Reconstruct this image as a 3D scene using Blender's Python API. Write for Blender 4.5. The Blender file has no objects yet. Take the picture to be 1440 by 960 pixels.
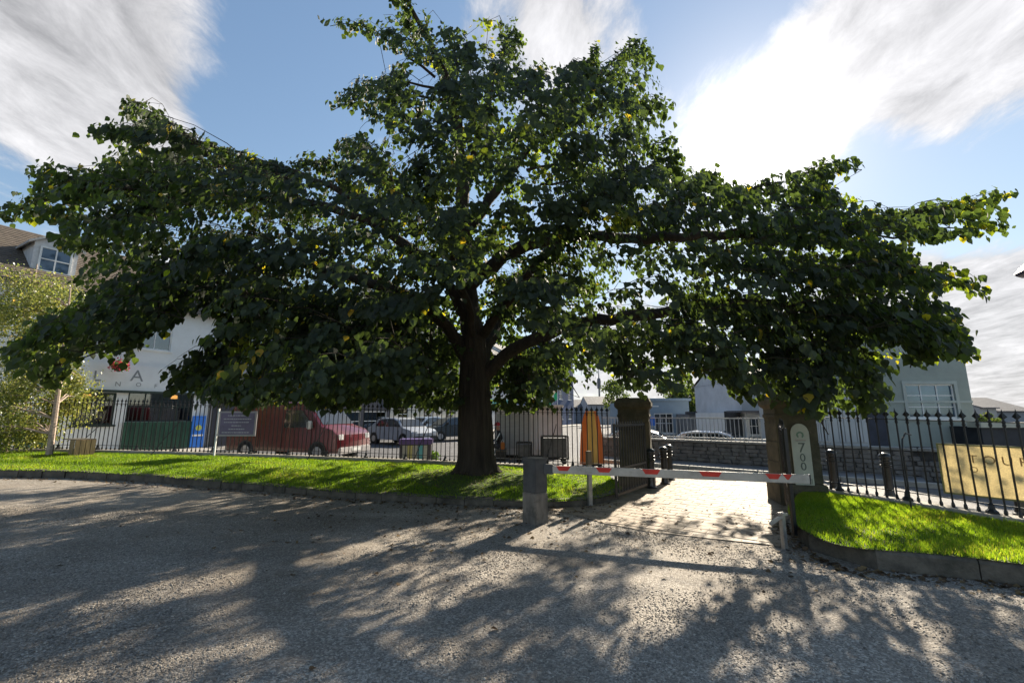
import bpy, bmesh, math, random
import numpy as np
from mathutils import Vector, Matrix, noise as mnoise

random.seed(11); RNG = np.random.default_rng(11)
S = bpy.context.scene
COL = S.collection
RAD = math.radians

# ---------------------------------------------------------------- camera
EYE = 1.65
PITCH = RAD(9.6)
FPX = 600.0                       # focal length in pixels of a 1440 wide picture
camd = bpy.data.cameras.new("camera"); cam = bpy.data.objects.new("camera", camd)
COL.objects.link(cam); S.camera = cam
cam.location = (0, 0, EYE); cam.rotation_euler = (math.pi/2 + PITCH, 0, 0)
camd.sensor_width = 36; camd.lens = FPX/1440*36; camd.clip_end = 3000; camd.clip_start = 0.05
S.render.resolution_x = 1024; S.render.resolution_y = 682

def ray(px, py):
    a = (px-720)/FPX; b = (480-py)/FPX
    c, s = math.cos(PITCH), math.sin(PITCH)
    return Vector((a, c - s*b, s + c*b))
def at(px, py, Y):
    d = ray(px, py); return Vector((0, 0, EYE)) + d*(Y/d.y)
def onz(px, py, z=0.0):
    d = ray(px, py); return Vector((0, 0, EYE)) + d*((z-EYE)/d.z)

# ---------------------------------------------------------------- sun, sky, exposure
SUN = ray(1050, 205).normalized()
sun_el = math.asin(SUN.z); sun_az = math.atan2(SUN.x, SUN.y)
sl = bpy.data.lights.new("sun", 'SUN'); sl.energy = 4.3; sl.angle = RAD(0.9); sl.color = (1, .88, .70)
so = bpy.data.objects.new("sun", sl); COL.objects.link(so)
so.rotation_euler = (-SUN).to_track_quat('-Z', 'Y').to_euler(); so.location = (20, 30, 30)

S.view_settings.view_transform = 'Standard'; S.view_settings.look = 'None'
S.view_settings.gamma = 1; S.view_settings.use_curve_mapping = False
S.view_settings.exposure = 1.38
try:
    S.cycles.max_bounces = 8; S.cycles.transparent_max_bounces = 8
except Exception: pass

world = bpy.data.worlds.new("World"); S.world = world; world.use_nodes = True
nt = world.node_tree; nt.nodes.clear()
def N(t, **kw):
    n = nt.nodes.new(t)
    for k, v in kw.items(): setattr(n, k, v)
    return n
def L(a, b): nt.links.new(a, b)
def wmath(op, a, b=None, c=None, clamp=False):
    n = N('ShaderNodeMath', operation=op, use_clamp=clamp)
    for i, v in enumerate((a, b, c)):
        if v is None: continue
        if isinstance(v, (int, float)): n.inputs[i].default_value = v
        else: L(v, n.inputs[i])
    return n.outputs[0]
tc = N('ShaderNodeTexCoord'); D = tc.outputs['Generated']
nrm = N('ShaderNodeVectorMath', operation='NORMALIZE'); L(D, nrm.inputs[0]); D = nrm.outputs[0]
sky = N('ShaderNodeTexSky', sky_type='NISHITA'); sky.sun_disc = False
sky.sun_elevation = sun_el; sky.sun_rotation = sun_az
sky.air_density = 1.0; sky.dust_density = 0.15; sky.ozone_density = 2.0
sep = N('ShaderNodeSeparateXYZ'); L(D, sep.inputs[0])
den = wmath('ADD', wmath('MAXIMUM', sep.outputs[2], 0.0), 0.16)
comb = N('ShaderNodeCombineXYZ'); L(wmath('DIVIDE', sep.outputs[0], den), comb.inputs[0]); L(wmath('DIVIDE', sep.outputs[1], den), comb.inputs[1])
mp = N('ShaderNodeMapping'); mp.inputs['Rotation'].default_value = (0, 0, RAD(-20)); mp.inputs['Scale'].default_value = (1.0, 0.55, 1); mp.inputs['Location'].default_value = (3.1, 1.4, 0)
L(comb.outputs[0], mp.inputs[0])
n1 = N('ShaderNodeTexNoise'); n1.inputs['Scale'].default_value = 1.7; n1.inputs['Detail'].default_value = 9; n1.inputs['Roughness'].default_value = .62; n1.inputs['Distortion'].default_value = .6
L(mp.outputs[0], n1.inputs['Vector'])
n2 = N('ShaderNodeTexNoise'); n2.inputs['Scale'].default_value = 7.0; n2.inputs['Detail'].default_value = 9; n2.inputs['Roughness'].default_value = .68; n2.inputs['Distortion'].default_value = .35
L(mp.outputs[0], n2.inputs['Vector'])
def blob(px, py, rdeg, amp):
    d = ray(px, py).normalized()
    dt = N('ShaderNodeVectorMath', operation='DOT_PRODUCT'); L(D, dt.inputs[0]); dt.inputs[1].default_value = d
    mr = N('ShaderNodeMapRange', interpolation_type='SMOOTHSTEP'); L(dt.outputs['Value'], mr.inputs['Value'])
    mr.inputs['From Min'].default_value = math.cos(RAD(rdeg)); mr.inputs['From Max'].default_value = math.cos(RAD(rdeg*.25))
    mr.inputs['To Min'].default_value = 0; mr.inputs['To Max'].default_value = amp
    return mr.outputs[0]
# cloud banks where the photograph shows them, open blue between
acc = wmath('MULTIPLY', wmath('SUBTRACT', n1.outputs[0], .5), 1.25)
acc = wmath('ADD', acc, wmath('MULTIPLY', wmath('SUBTRACT', n2.outputs[0], .5), 1.25))
for b in ((60, 20, 20, .42), (180, 90, 13, .42), (110, 130, 9, .2), (30, 190, 8, .15), (730, 50, 10, .36), (830, 10, 9, .34), (930, 90, 6, .1), (1330, 50, 15, .42), (1200, 140, 11, .34), (1380, 150, 8, .2), (1060, 170, 10, .45), (1440, 70, 11, .35),
          (1400, 350, 12, .22), (1420, 480, 12, .4), (900, 540, 16, .45), (1250, 520, 16, .4), (300, 540, 18, .3),
          (400, 120, 13, -.6), (340, 200, 8, -.3), (1330, 225, 11, -.5), (1000, 30, 9, -.4), (1400, 250, 9, -.35), (60, 250, 6, -.35), (1230, 240, 6, -.3), (470, 60, 8, -.4)):
    acc = wmath('ADD', acc, blob(*b))
cov = N('ShaderNodeMapRange', interpolation_type='SMOOTHSTEP'); L(acc, cov.inputs['Value'])
cov.inputs['From Min'].default_value = 0.02; cov.inputs['From Max'].default_value = .55; cov.inputs['To Max'].default_value = .93
# forward scattering: clouds glow around the sun
sd = N('ShaderNodeVectorMath', operation='DOT_PRODUCT'); L(D, sd.inputs[0]); sd.inputs[1].default_value = SUN
sdc = wmath('MAXIMUM', sd.outputs['Value'], 0.0)
glow = wmath('ADD', wmath('MULTIPLY', wmath('POWER', sdc, 190.0), 4.0), wmath('MULTIPLY', wmath('POWER', sdc, 9.0), .45))
glow = wmath('ADD', glow, wmath('MULTIPLY', wmath('POWER', sdc, 2500.0), 300.0))
shade = wmath('ADD', wmath('ADD', wmath('MULTIPLY', n2.outputs[0], 3.9), -.35), wmath('MULTIPLY', n1.outputs[0], 1.2))
cb = wmath('ADD', glow, shade)
ccol = N('ShaderNodeCombineXYZ'); L(wmath('MULTIPLY', cb, 1.0), ccol.inputs[0]); L(wmath('MULTIPLY', cb, .985), ccol.inputs[1]); L(wmath('MULTIPLY', cb, 1.0), ccol.inputs[2])
hs = N('ShaderNodeHueSaturation'); hs.inputs['Saturation'].default_value = 1.02; hs.inputs['Value'].default_value = 1.0; L(sky.outputs[0], hs.inputs['Color'])
sk1 = N('ShaderNodeVectorMath', operation='MULTIPLY_ADD'); L(hs.outputs[0], sk1.inputs[0]); sk1.inputs[1].default_value = (.15,)*3; sk1.inputs[2].default_value = (1.34,)*3
skc = N('ShaderNodeVectorMath', operation='DIVIDE'); L(hs.outputs[0], skc.inputs[0]); L(sk1.outputs[0], skc.inputs[1])
mixw = N('ShaderNodeMix', data_type='RGBA'); L(cov.outputs[0], mixw.inputs[0]); L(skc.outputs[0], mixw.inputs[6]); L(ccol.outputs[0], mixw.inputs[7])
# bright aureole of the low sun in the hazy air
aur = wmath('ADD', wmath('MULTIPLY', wmath('POWER', sdc, 90.0), .8), wmath('MULTIPLY', wmath('POWER', sdc, 500.0), 9.0))
aurc = N('ShaderNodeCombineXYZ'); L(aur, aurc.inputs[0]); L(wmath('MULTIPLY', aur, .97), aurc.inputs[1]); L(wmath('MULTIPLY', aur, .9), aurc.inputs[2])
wsum = N('ShaderNodeVectorMath', operation='ADD'); L(mixw.outputs[2], wsum.inputs[0]); L(aurc.outputs[0], wsum.inputs[1])
bg = N('ShaderNodeBackground'); bg.inputs['Strength'].default_value = 0.13; L(wsum.outputs[0], bg.inputs[0])
wo = N('ShaderNodeOutputWorld'); L(bg.outputs[0], wo.inputs[0])

# ---------------------------------------------------------------- materials
MATS = {}
def mat(name, col, rough=.7, var=.15, scale=8.0, bump=0.0, bscale=40.0, metal=0.0, spec=.5, stretch=(1, 1, 1), col2=None, detail=6, dirt=None, coat=0):
    if name in MATS: return MATS[name]
    m = bpy.data.materials.new(name); m.use_nodes = True; t = m.node_tree; t.nodes.clear()
    o = t.nodes.new('ShaderNodeOutputMaterial'); p = t.nodes.new('ShaderNodeBsdfPrincipled'); t.links.new(p.outputs[0], o.inputs[0])
    p.inputs['Roughness'].default_value = rough; p.inputs['Metallic'].default_value = metal
    p.inputs['Specular IOR Level'].default_value = spec; p.inputs['Coat Weight'].default_value = coat
    c = t.nodes.new('ShaderNodeTexCoord'); mpn = t.nodes.new('ShaderNodeMapping'); mpn.inputs['Scale'].default_value = stretch
    g = t.nodes.new('ShaderNodeNewGeometry')
    t.links.new(g.outputs['Position'], mpn.inputs[0])
    nz = t.nodes.new('ShaderNodeTexNoise'); nz.inputs['Scale'].default_value = scale; nz.inputs['Detail'].default_value = detail; nz.inputs['Roughness'].default_value = .65
    t.links.new(mpn.outputs[0], nz.inputs['Vector'])
    r = t.nodes.new('ShaderNodeValToRGB'); t.links.new(nz.outputs[0], r.inputs[0])
    c2 = col2 or tuple(min(1, x*(1+var*1.6)) for x in col)
    c1 = tuple(x*(1-var*1.6) for x in col) if not col2 else col
    r.color_ramp.elements[0].color = (*c1, 1); r.color_ramp.elements[1].color = (*c2, 1)
    r.color_ramp.elements[0].position = .3; r.color_ramp.elements[1].position = .7
    src = r.outputs[0]
    if dirt:
        nd = t.nodes.new('ShaderNodeTexNoise'); nd.inputs['Scale'].default_value = dirt[1]; nd.inputs['Detail'].default_value = 8; nd.inputs['Roughness'].default_value = .7
        t.links.new(g.outputs['Position'], nd.inputs['Vector'])
        rd = t.nodes.new('ShaderNodeMapRange'); t.links.new(nd.outputs[0], rd.inputs['Value'])
        rd.inputs['From Min'].default_value = dirt[2]; rd.inputs['From Max'].default_value = dirt[2]+.15; rd.inputs['To Max'].default_value = dirt[3]
        mx = t.nodes.new('ShaderNodeMix'); mx.data_type = 'RGBA'; t.links.new(rd.outputs[0], mx.inputs[0]); t.links.new(src, mx.inputs[6]); mx.inputs[7].default_value = (*dirt[0], 1)
        src = mx.outputs[2]
    t.links.new(src, p.inputs['Base Color'])
    if bump:
        nb = t.nodes.new('ShaderNodeTexNoise'); nb.inputs['Scale'].default_value = bscale; nb.inputs['Detail'].default_value = 5; t.links.new(mpn.outputs[0], nb.inputs['Vector'])
        b = t.nodes.new('ShaderNodeBump'); b.inputs['Strength'].default_value = 1.0; b.inputs['Distance'].default_value = bump
        t.links.new(nb.outputs[0], b.inputs['Height']); t.links.new(b.outputs[0], p.inputs['Normal'])
    MATS[name] = m; return m

def glassy(name, col=(.03, .035, .04), rough=.06):
    m = mat(name, col, rough, .25, 1.5, spec=.9); return m

def leafmat(name, stops, transl=.4, tgain=(3.2, 3.4, 1.2), rough=.42, spec=.5):
    """leaf blades: a 'tint' attribute per leaf picks the colour, light passes through the blade"""
    m = bpy.data.materials.new(name); m.use_nodes = True; t = m.node_tree; t.nodes.clear()
    o = t.nodes.new('ShaderNodeOutputMaterial'); p = t.nodes.new('ShaderNodeBsdfPrincipled'); tr = t.nodes.new('ShaderNodeBsdfTranslucent'); mx = t.nodes.new('ShaderNodeMixShader')
    a = t.nodes.new('ShaderNodeAttribute'); a.attribute_name = 'tint'
    r = t.nodes.new('ShaderNodeValToRGB'); t.links.new(a.outputs['Fac'], r.inputs[0])
    e = r.color_ramp.elements
    e[0].position = stops[0][0]; e[0].color = (*stops[0][1], 1); e[1].position = stops[-1][0]; e[1].color = (*stops[-1][1], 1)
    for ps, c in stops[1:-1]:
        q = e.new(ps); q.color = (*c, 1)
    g = t.nodes.new('ShaderNodeNewGeometry'); nz = t.nodes.new('ShaderNodeTexNoise'); nz.inputs['Scale'].default_value = 60
    t.links.new(g.outputs['Position'], nz.inputs['Vector'])
    hv = t.nodes.new('ShaderNodeHueSaturation'); t.links.new(r.outputs[0], hv.inputs['Color'])
    mr = t.nodes.new('ShaderNodeMapRange'); t.links.new(nz.outputs[0], mr.inputs['Value']); mr.inputs['To Min'].default_value = .7; mr.inputs['To Max'].default_value = 1.3
    t.links.new(mr.outputs[0], hv.inputs['Value'])
    t.links.new(hv.outputs[0], p.inputs['Base Color']); p.inputs['Roughness'].default_value = rough; p.inputs['Specular IOR Level'].default_value = spec
    vm = t.nodes.new('ShaderNodeVectorMath'); vm.operation = 'MULTIPLY'; t.links.new(hv.outputs[0], vm.inputs[0]); vm.inputs[1].default_value = tgain
    t.links.new(vm.outputs[0], tr.inputs[0])
    mx.inputs[0].default_value = transl; t.links.new(p.outputs[0], mx.inputs[1]); t.links.new(tr.outputs[0], mx.inputs[2]); t.links.new(mx.outputs[0], o.inputs[0])
    MATS[name] = m; return m

# ---------------------------------------------------------------- mesh and object helpers
W = {}                                   # world matrix of every object made here
def put(o, parent=None, M=None):
    M = M or Matrix.Identity(4)
    if not o.users_collection: COL.objects.link(o)
    if parent is not None:
        o.parent = parent; o.matrix_parent_inverse = W[parent].inverted()
    o.matrix_basis = M; W[o] = M; return o
def tag(o, label=None, cat=None, group=None, kind=None):
    if label: o['label'] = label
    if cat: o['category'] = cat
    if group: o['group'] = group
    if kind: o['kind'] = kind
    return o
def thing(name, label, cat, loc, group=None):
    o = bpy.data.objects.new(name, None); o.empty_display_size = .2
    put(o, None, Matrix.Translation(Vector(loc))); return tag(o, label, cat, group)

class MB:
    def __init__(s): s.v = []; s.f = []
    def add(s, vs, fs):
        k = len(s.v); s.v += [tuple(v) for v in vs]; s.f += [tuple(i+k for i in f) for f in fs]; return s
    def box(s, c, size, rz=0.0, M=None):
        x, y, z = (q/2 for q in size)
        vs = [Vector((i*x, j*y, k*z)) for i in (-1, 1) for j in (-1, 1) for k in (-1, 1)]
        R = M or Matrix.Rotation(rz, 3, 'Z'); c = Vector(c)
        return s.add([c + R @ v for v in vs], [(0, 1, 3, 2), (4, 6, 7, 5), (0, 4, 5, 1), (2, 3, 7, 6), (0, 2, 6, 4), (1, 5, 7, 3)])
    def bar(s, a, b, w, h=None):
        a = Vector(a); b = Vector(b); h = h or w; d = b-a; R = d.to_track_quat('X', 'Z').to_matrix()
        return s.box((a+b)/2, (d.length, w, h), M=R)
    def tube(s, pts, rad, n=6, cap=True):
        pts = [Vector(p) for p in pts]; m = len(pts); rings = []
        up = Vector((0, 0, 1)); ref = None
        for i in range(m):
            d = (pts[min(i+1, m-1)] - pts[max(i-1, 0)]).normalized()
            if ref is None:
                ref = d.cross(up) if abs(d.z) < .95 else d.cross(Vector((1, 0, 0)))
            ref = (ref - d*ref.dot(d)).normalized(); bi = d.cross(ref)
            r = rad[i] if isinstance(rad, (list, tuple)) else rad
            rings.append([pts[i] + (ref*math.cos(2*math.pi*k/n) + bi*math.sin(2*math.pi*k/n))*r for k in range(n)])
        vs = [v for rg in rings for v in rg]; fs = []
        for i in range(m-1):
            for k in range(n): fs.append((i*n+k, i*n+(k+1) % n, (i+1)*n+(k+1) % n, (i+1)*n+k))
        if cap: fs += [tuple(range(n-1, -1, -1)), tuple(range((m-1)*n, m*n))]
        return s.add(vs, fs)
    def lathe(s, prof, n=12, c=(0, 0, 0), sq=False, rz=0.0):
        c = Vector(c); vs = []; m = len(prof)
        for r, z in prof:
            for k in range(n):
                a = 2*math.pi*(k+(.5 if sq else 0))/n + rz; vs.append(c + Vector((r*math.cos(a), r*math.sin(a), z)))
        fs = [(i*n+k, i*n+(k+1) % n, (i+1)*n+(k+1) % n, (i+1)*n+k) for i in range(m-1) for k in range(n)]
        fs += [tuple(range(n-1, -1, -1)), tuple(range((m-1)*n, m*n))]
        return s.add(vs, fs)
    def prism(s, poly, fn, a, b):
        """poly of 2D points, fn(u,v,w) -> 3D, extruded from w=a to w=b"""
        n = len(poly); vs = [fn(u, v, a) for u, v in poly] + [fn(u, v, b) for u, v in poly]
        return s.add(vs, [tuple(range(n-1, -1, -1)), tuple(range(n, 2*n))] + [(i, (i+1) % n, n+(i+1) % n, n+i) for i in range(n)])
    def quad(s, *p): return s.add(p, [tuple(range(len(p)))])
    def build(s, name, m, parent=None, smooth=False, bevel=0, recenter=True, M=None):
        me = bpy.data.meshes.new(name); vs = np.array(s.v, dtype=float); c = Vector((0, 0, 0))
        if recenter and M is None:
            c = Vector((*( (vs.min(0)+vs.max(0))/2)[:2], vs.min(0)[2])); vs = vs - np.array(c)
        me.from_pydata(vs.tolist(), [], s.f); me.materials.append(m)
        if bevel or True:
            b = bmesh.new(); b.from_mesh(me); bmesh.ops.recalc_face_normals(b, faces=b.faces)
            if bevel: bmesh.ops.bevel(b, geom=[e for e in b.edges if len(e.link_faces) == 2 and e.calc_face_angle(0) > .6], offset=bevel, segments=2, affect='EDGES', clamp_overlap=True)
            b.to_mesh(me); b.free()
        if smooth:
            for p in me.polygons: p.use_smooth = True
            try: me.set_sharp_from_angle(angle=RAD(40))
            except Exception: pass
        o = bpy.data.objects.new(name, me); return put(o, parent, M or Matrix.Translation(c))

def copy_at(src, M, parent=None):
    c = src.copy()
    for k in list(c.keys()):
        if k in ('label', 'category', 'group', 'kind') and parent is not None: del c[k]
    COL.objects.link(c); return put(c, parent, M)

def fast_mesh(name, verts, faces_n, loops, m, parent=None, attr=None, smooth=False):
    """big meshes straight from numpy: verts (n,3), uniform face size faces_n, loops flat"""
    me = bpy.data.meshes.new(name); me.vertices.add(len(verts)); me.vertices.foreach_set('co', verts.astype(np.float32).ravel())
    nf = len(loops)//faces_n; me.loops.add(len(loops)); me.loops.foreach_set('vertex_index', loops.astype(np.int32))
    me.polygons.add(nf); me.polygons.foreach_set('loop_start', (np.arange(nf)*faces_n).astype(np.int32))
    me.update(calc_edges=True)
    if smooth: me.polygons.foreach_set('use_smooth', np.ones(nf, dtype=bool))
    if attr is not None:
        at_ = me.attributes.new('tint', 'FLOAT', 'POINT'); at_.data.foreach_set('value', attr.astype(np.float32))
    me.materials.append(m); o = bpy.data.objects.new(name, me); return put(o, parent)

def text_mesh(body, size, m, M, parent, name='lettering', depth=.004):
    cu = bpy.data.curves.new(name, 'FONT'); cu.body = body; cu.size = size; cu.extrude = depth; cu.align_x = 'CENTER'; cu.align_y = 'CENTER'; cu.resolution_u = 3
    tmp = bpy.data.objects.new(name, cu); COL.objects.link(tmp)
    me = bpy.data.meshes.new_from_object(tmp.evaluated_get(bpy.context.evaluated_depsgraph_get()))
    bpy.data.objects.remove(tmp); me.name = name; me.materials.clear(); me.materials.append(m)
    return put(bpy.data.objects.new(name, me), parent, M)

# ---------------------------------------------------------------- ground heights and lines
def zg(x): return .018*max(0.0, -x-1)
def onground(px, py, dz=0.0):
    p = onz(px, py, dz)
    for _ in range(12): p = onz(px, py, zg(p.x)+dz)
    return p
def resample(pts, step):
    pts = [Vector(p) for p in pts]; out = []; seg = [(pts[i+1]-pts[i]).length for i in range(len(pts)-1)]; tot = sum(seg); n = max(1, round(tot/step))
    for k in range(n+1):
        t = tot*k/n; i = 0
        while i < len(seg)-1 and t > seg[i]: t -= seg[i]; i += 1
        out.append(pts[i].lerp(pts[i+1], min(1, t/seg[i])))
    return out
def smooth_line(pts, it=2):
    pts = [Vector(p) for p in pts]
    for _ in range(it):
        q = [pts[0]]
        for a, b in zip(pts, pts[1:]): q += [a.lerp(b, .25), a.lerp(b, .75)]
        pts = q + [pts[-1]]
    return pts
KL = [Vector((-24, 11.2, 0)), Vector((-18, 11.0, 0))] + [onground(*p) for p in ((0, 671), (100, 672), (200, 677), (300, 686), (360, 690), (470, 700), (560, 705), (640, 710), (735, 713), (768, 714), (825, 712))] + [Vector((1.95, 8.6, 0)), Vector((2.35, 9.3, 0))]
KL = smooth_line(KL)
KR = smooth_line([Vector((4.95, 7.75, 0)), Vector((4.25, 6.95, 0))] + [onz(*p) for p in ((1119, 759), (1147, 780), (1183, 796), (1242, 803), (1312, 808), (1440, 824))] + [Vector((6.6, 3.4, 0)), Vector((8.2, 2.2, 0))])
FL = smooth_line([Vector((-26, 13.2, .66)), Vector((-15.2, 13.5, .6)), Vector((-10.6, 13.5, .53)), Vector((-4.6, 13.0, .385)), Vector((-1.6, 12.5, .325)), Vector((.8, 11.9, .285)), Vector((2.45, 11.15, .255))])
FR = smooth_line([Vector((5.72, 8.42, .285)), Vector((6.3, 7.6, .265)), Vector((6.95, 6.5, .23)), Vector((7.9, 5.0, .19)), Vector((9.2, 3.0, .16))])

# ---------------------------------------------------------------- materials of the ground
def gravel_material():
    m = bpy.data.materials.new('gravel'); m.use_nodes = True; t = m.node_tree; t.nodes.clear()
    nn = t.nodes.new; lk = t.links.new
    o = nn('ShaderNodeOutputMaterial'); p = nn('ShaderNodeBsdfPrincipled'); lk(p.outputs[0], o.inputs[0]); p.inputs['Roughness'].default_value = .8
    g = nn('ShaderNodeNewGeometry')
    v = nn('ShaderNodeTexVoronoi'); v.inputs['Scale'].default_value = 75; lk(g.outputs['Position'], v.inputs['Vector'])
    n1_ = nn('ShaderNodeTexNoise'); n1_.inputs['Scale'].default_value = .55; n1_.inputs['Detail'].default_value = 8; n1_.inputs['Roughness'].default_value = .65; lk(g.outputs['Position'], n1_.inputs['Vector'])
    n2_ = nn('ShaderNodeTexNoise'); n2_.inputs['Scale'].default_value = 14; n2_.inputs['Detail'].default_value = 4; lk(g.outputs['Position'], n2_.inputs['Vector'])
    sx = nn('ShaderNodeSeparateColor'); lk(v.outputs['Color'], sx.inputs[0])
    r = nn('ShaderNodeValToRGB'); lk(sx.outputs[0], r.inputs[0])
    r.color_ramp.elements[0].color = (.165, .145, .122, 1); r.color_ramp.elements[1].color = (.53, .475, .40, 1)
    q = r.color_ramp.elements.new(.6); q.color = (.305, .265, .22, 1)
    # brown earth and leaf mould worked in between the stones
    mr = nn('ShaderNodeMapRange'); lk(n1_.outputs[0], mr.inputs['Value']); mr.inputs['From Min'].default_value = .44; mr.inputs['From Max'].default_value = .62; mr.inputs['To Max'].default_value = 1.0
    mm = nn('ShaderNodeMath'); mm.operation = 'MULTIPLY'; lk(mr.outputs[0], mm.inputs[0]); lk(n2_.outputs[0], mm.inputs[1])
    mx = nn('ShaderNodeMix'); mx.data_type = 'RGBA'; lk(mm.outputs[0], mx.inputs[0]); lk(r.outputs[0], mx.inputs[6]); mx.inputs[7].default_value = (.15, .11, .07, 1)
    n3_ = nn('ShaderNodeTexNoise'); n3_.inputs['Scale'].default_value = .9; n3_.inputs['Detail'].default_value = 5
    mp3 = nn('ShaderNodeMapping'); mp3.inputs['Rotation'].default_value = (0, 0, .5); mp3.inputs['Scale'].default_value = (.25, 1.4, 1); lk(g.outputs['Position'], mp3.inputs[0]); lk(mp3.outputs[0], n3_.inputs['Vector'])
    wr_ = nn('ShaderNodeMapRange'); lk(n3_.outputs[0], wr_.inputs['Value']); wr_.inputs['From Min'].default_value = .35; wr_.inputs['From Max'].default_value = .65; wr_.inputs['To Min'].default_value = .78; wr_.inputs['To Max'].default_value = 1.12
    hv_ = nn('ShaderNodeHueSaturation'); lk(mx.outputs[2], hv_.inputs['Color']); lk(wr_.outputs[0], hv_.inputs['Value']); lk(hv_.outputs[0], p.inputs['Base Color'])
    b = nn('ShaderNodeBump'); b.inputs['Distance'].default_value = .009; b.inputs['Strength'].default_value = .85; b.invert = True
    lk(v.outputs['Distance'], b.inputs['Height']); lk(b.outputs[0], p.inputs['Normal'])
    MATS['gravel'] = m; return m
gravel_m = gravel_material()
lawn_m = mat('lawn_soil', (.045, .07, .014), .9, .3, 3.0, .02, 60, col2=(.08, .115, .022), dirt=((.085, .06, .032), 1.3, .55, .85))
kerb_m = mat('kerb_stone', (.10, .086, .066), .85, .35, 5, .012, 35, dirt=((.04, .042, .025), 2.2, .52, .8))
asphalt_m = mat('asphalt', (.085, .085, .09), .75, .25, 2.5, .006, 120)
pave_m = mat('pavement_slab', (.36, .34, .31), .75, .15, 2.0, .003, 80)

def yend(x):                                   # gravel reaches under the lawns to the railings
    ln = [(v.x, v.y) for v in FL] + [(3.2, 10.4), (5.3, 8.6)] + [(v.x, v.y) for v in FR] + [(40, 2)]
    for a, b in zip(ln, ln[1:]):
        if a[0] <= x <= b[0]: return a[1] + (b[1]-a[1])*(x-a[0])/max(1e-6, b[0]-a[0]) - .05
    return 13 if x < 0 else 2.0
xs = np.concatenate([np.linspace(-26, -14, 10), np.linspace(-13, 9, 90), np.linspace(9.5, 30, 10)]); T = np.linspace(0, 1, 60)
vs = []
for x in xs:
    ye = yend(x)
    for t in T:
        y = -14 + (ye+14)*t
        vs.append((x, y, zg(x) + .006*mnoise.noise(Vector((x*.8, y*.8, 0))) - (.0 if t < 1 else .1)))
nx, ny = len(xs), len(T)
lp = np.array([(i*ny+j, (i+1)*ny+j, (i+1)*ny+j+1, i*ny+j+1) for i in range(nx-1) for j in range(ny-1)]).ravel()
gravel = fast_mesh('gravel_yard', np.array(vs), 4, lp, gravel_m, smooth=True); tag(gravel, 'grey gravel yard scattered with leaf mould', kind='structure')

# far ground: one sheet to the horizon, street and pavements above it
MB().quad((-1500, -1500, -.60), (1500, -1500, -.60), (1500, 1500, -.60), (-1500, 1500, -.60)).build('ground', mat('far_ground', (.10, .10, .085), .9, .3, .05), recenter=False)
tag(bpy.data.objects['ground'], kind='structure')
RD = Vector((.48, .877, 0)).normalized(); RN = Vector((-.877, .48, 0)).normalized()     # the street runs away along RD; RN points to the terrace
A0 = Vector((-17.2, 16.0, 0))                                                             # a point on the terrace front
def row(t, off=0.0, z=0.0): return A0 + RD*t - RN*off + Vector((0, 0, z))                # off>0 = out into the street
fbk = [v + Vector((0, .2, 0)) for v in FL]
m_ = MB(); m_.add([(v.x, v.y, -.02) for v in fbk] + [(3.3, 10.9, -.02), (6.0, 9.1, -.02), (9.4, 4, -.02), (40, -18, -.02), (17.5, 4.2, -.02), (10.4, 11.25, -.02), (3.4, 16.85, -.02), (14, 60, -.02), (30, 120, -.02), (-40, 120, -.02), (-60, 14, -.02)], [tuple(range(len(fbk)+11))])
m_.build('road', asphalt_m, recenter=False); tag(bpy.data.objects['road'], kind='structure')
# bright footway just outside the railings
pts = [v + Vector((0, .18, 0)) for v in FL]; out = [v + Vector((.2, 2.6, 0)) for v in FL]
m_ = MB()
n = len(pts); m_.add([(v.x, v.y, .045) for v in pts] + [(v.x, v.y, .045) for v in out] + [(v.x, v.y, -.03) for v in out], [(i, i+1, n+i+1, n+i) for i in range(n-1)] + [(n+i, n+i+1, 2*n+i+1, 2*n+i) for i in range(n-1)])
m_.build('footway', pave_m, recenter=False); tag(bpy.data.objects['footway'], kind='structure')
m_ = MB()
for t0 in range(-14, 70, 3):
    a, b, c, d = row(t0, 0), row(t0+2.985, 0), row(t0+2.985, 2.2), row(t0, 2.2)
    m_.add([(*p.xy, z) for z in (-.05, .09) for p in (a, b, c, d)], [(4, 5, 6, 7), (3, 2, 6, 7)])
m_.build('terrace_footway', pave_m, recenter=False); tag(bpy.data.objects['terrace_footway'], kind='structure')

# gateway paving of small tan setts: a sheet with courses of setts near the front edge as real pieces
drive_m = mat('tan_paving', (.26, .20, .138), .7, .3, 3.5, .004, 60, dirt=((.12, .10, .07), 1.1, .56, .6))
sett_m = mat('tan_sett', (.275, .21, .145), .72, .3, 4.0, .004, 70)
front = [Vector((.55, 7.92, 0)), Vector((.95, 7.5, 0)), Vector((1.4, 6.88, 0)), Vector((1.9, 6.42, 0)), Vector((2.65, 6.06, 0)), Vector((3.27, 5.8, 0)), Vector((3.42, 5.62, 0))]
back = [Vector((3.75, 6.2, 0)), Vector((4.2, 6.95, 0)), Vector((4.9, 7.7, 0)), Vector((5.6, 8.8, 0)), Vector((6.5, 10.2, 0)), Vector((4.2, 12.4, 0)), Vector((3.0, 10.6, 0)), Vector((2.3, 9.25, 0)), Vector((1.85, 8.5, 0)), Vector((1.3, 8.05, 0))]
poly = front + back
MB().add([(p.x, p.y, .010) for p in poly], [tuple(range(len(poly)))]).build('gateway_paving', drive_m, recenter=False)
GP = tag(bpy.data.objects['gateway_paving'], kind='structure'); W[GP] = Matrix.Identity(4)
def inside(p, pg):
    c = False
    for i in range(len(pg)):
        a, b = pg[i], pg[i-1]
        if (a.y > p.y) != (b.y > p.y) and p.x < (b.x-a.x)*(p.y-a.y)/(b.y-a.y)+a.x: c = not c
    return c
gd = Vector((2.75, -1.9, 0)).normalized(); gn = Vector((-gd.y, gd.x, 0))     # along the gate line, and away through the gate
sett_meshes = []
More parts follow.
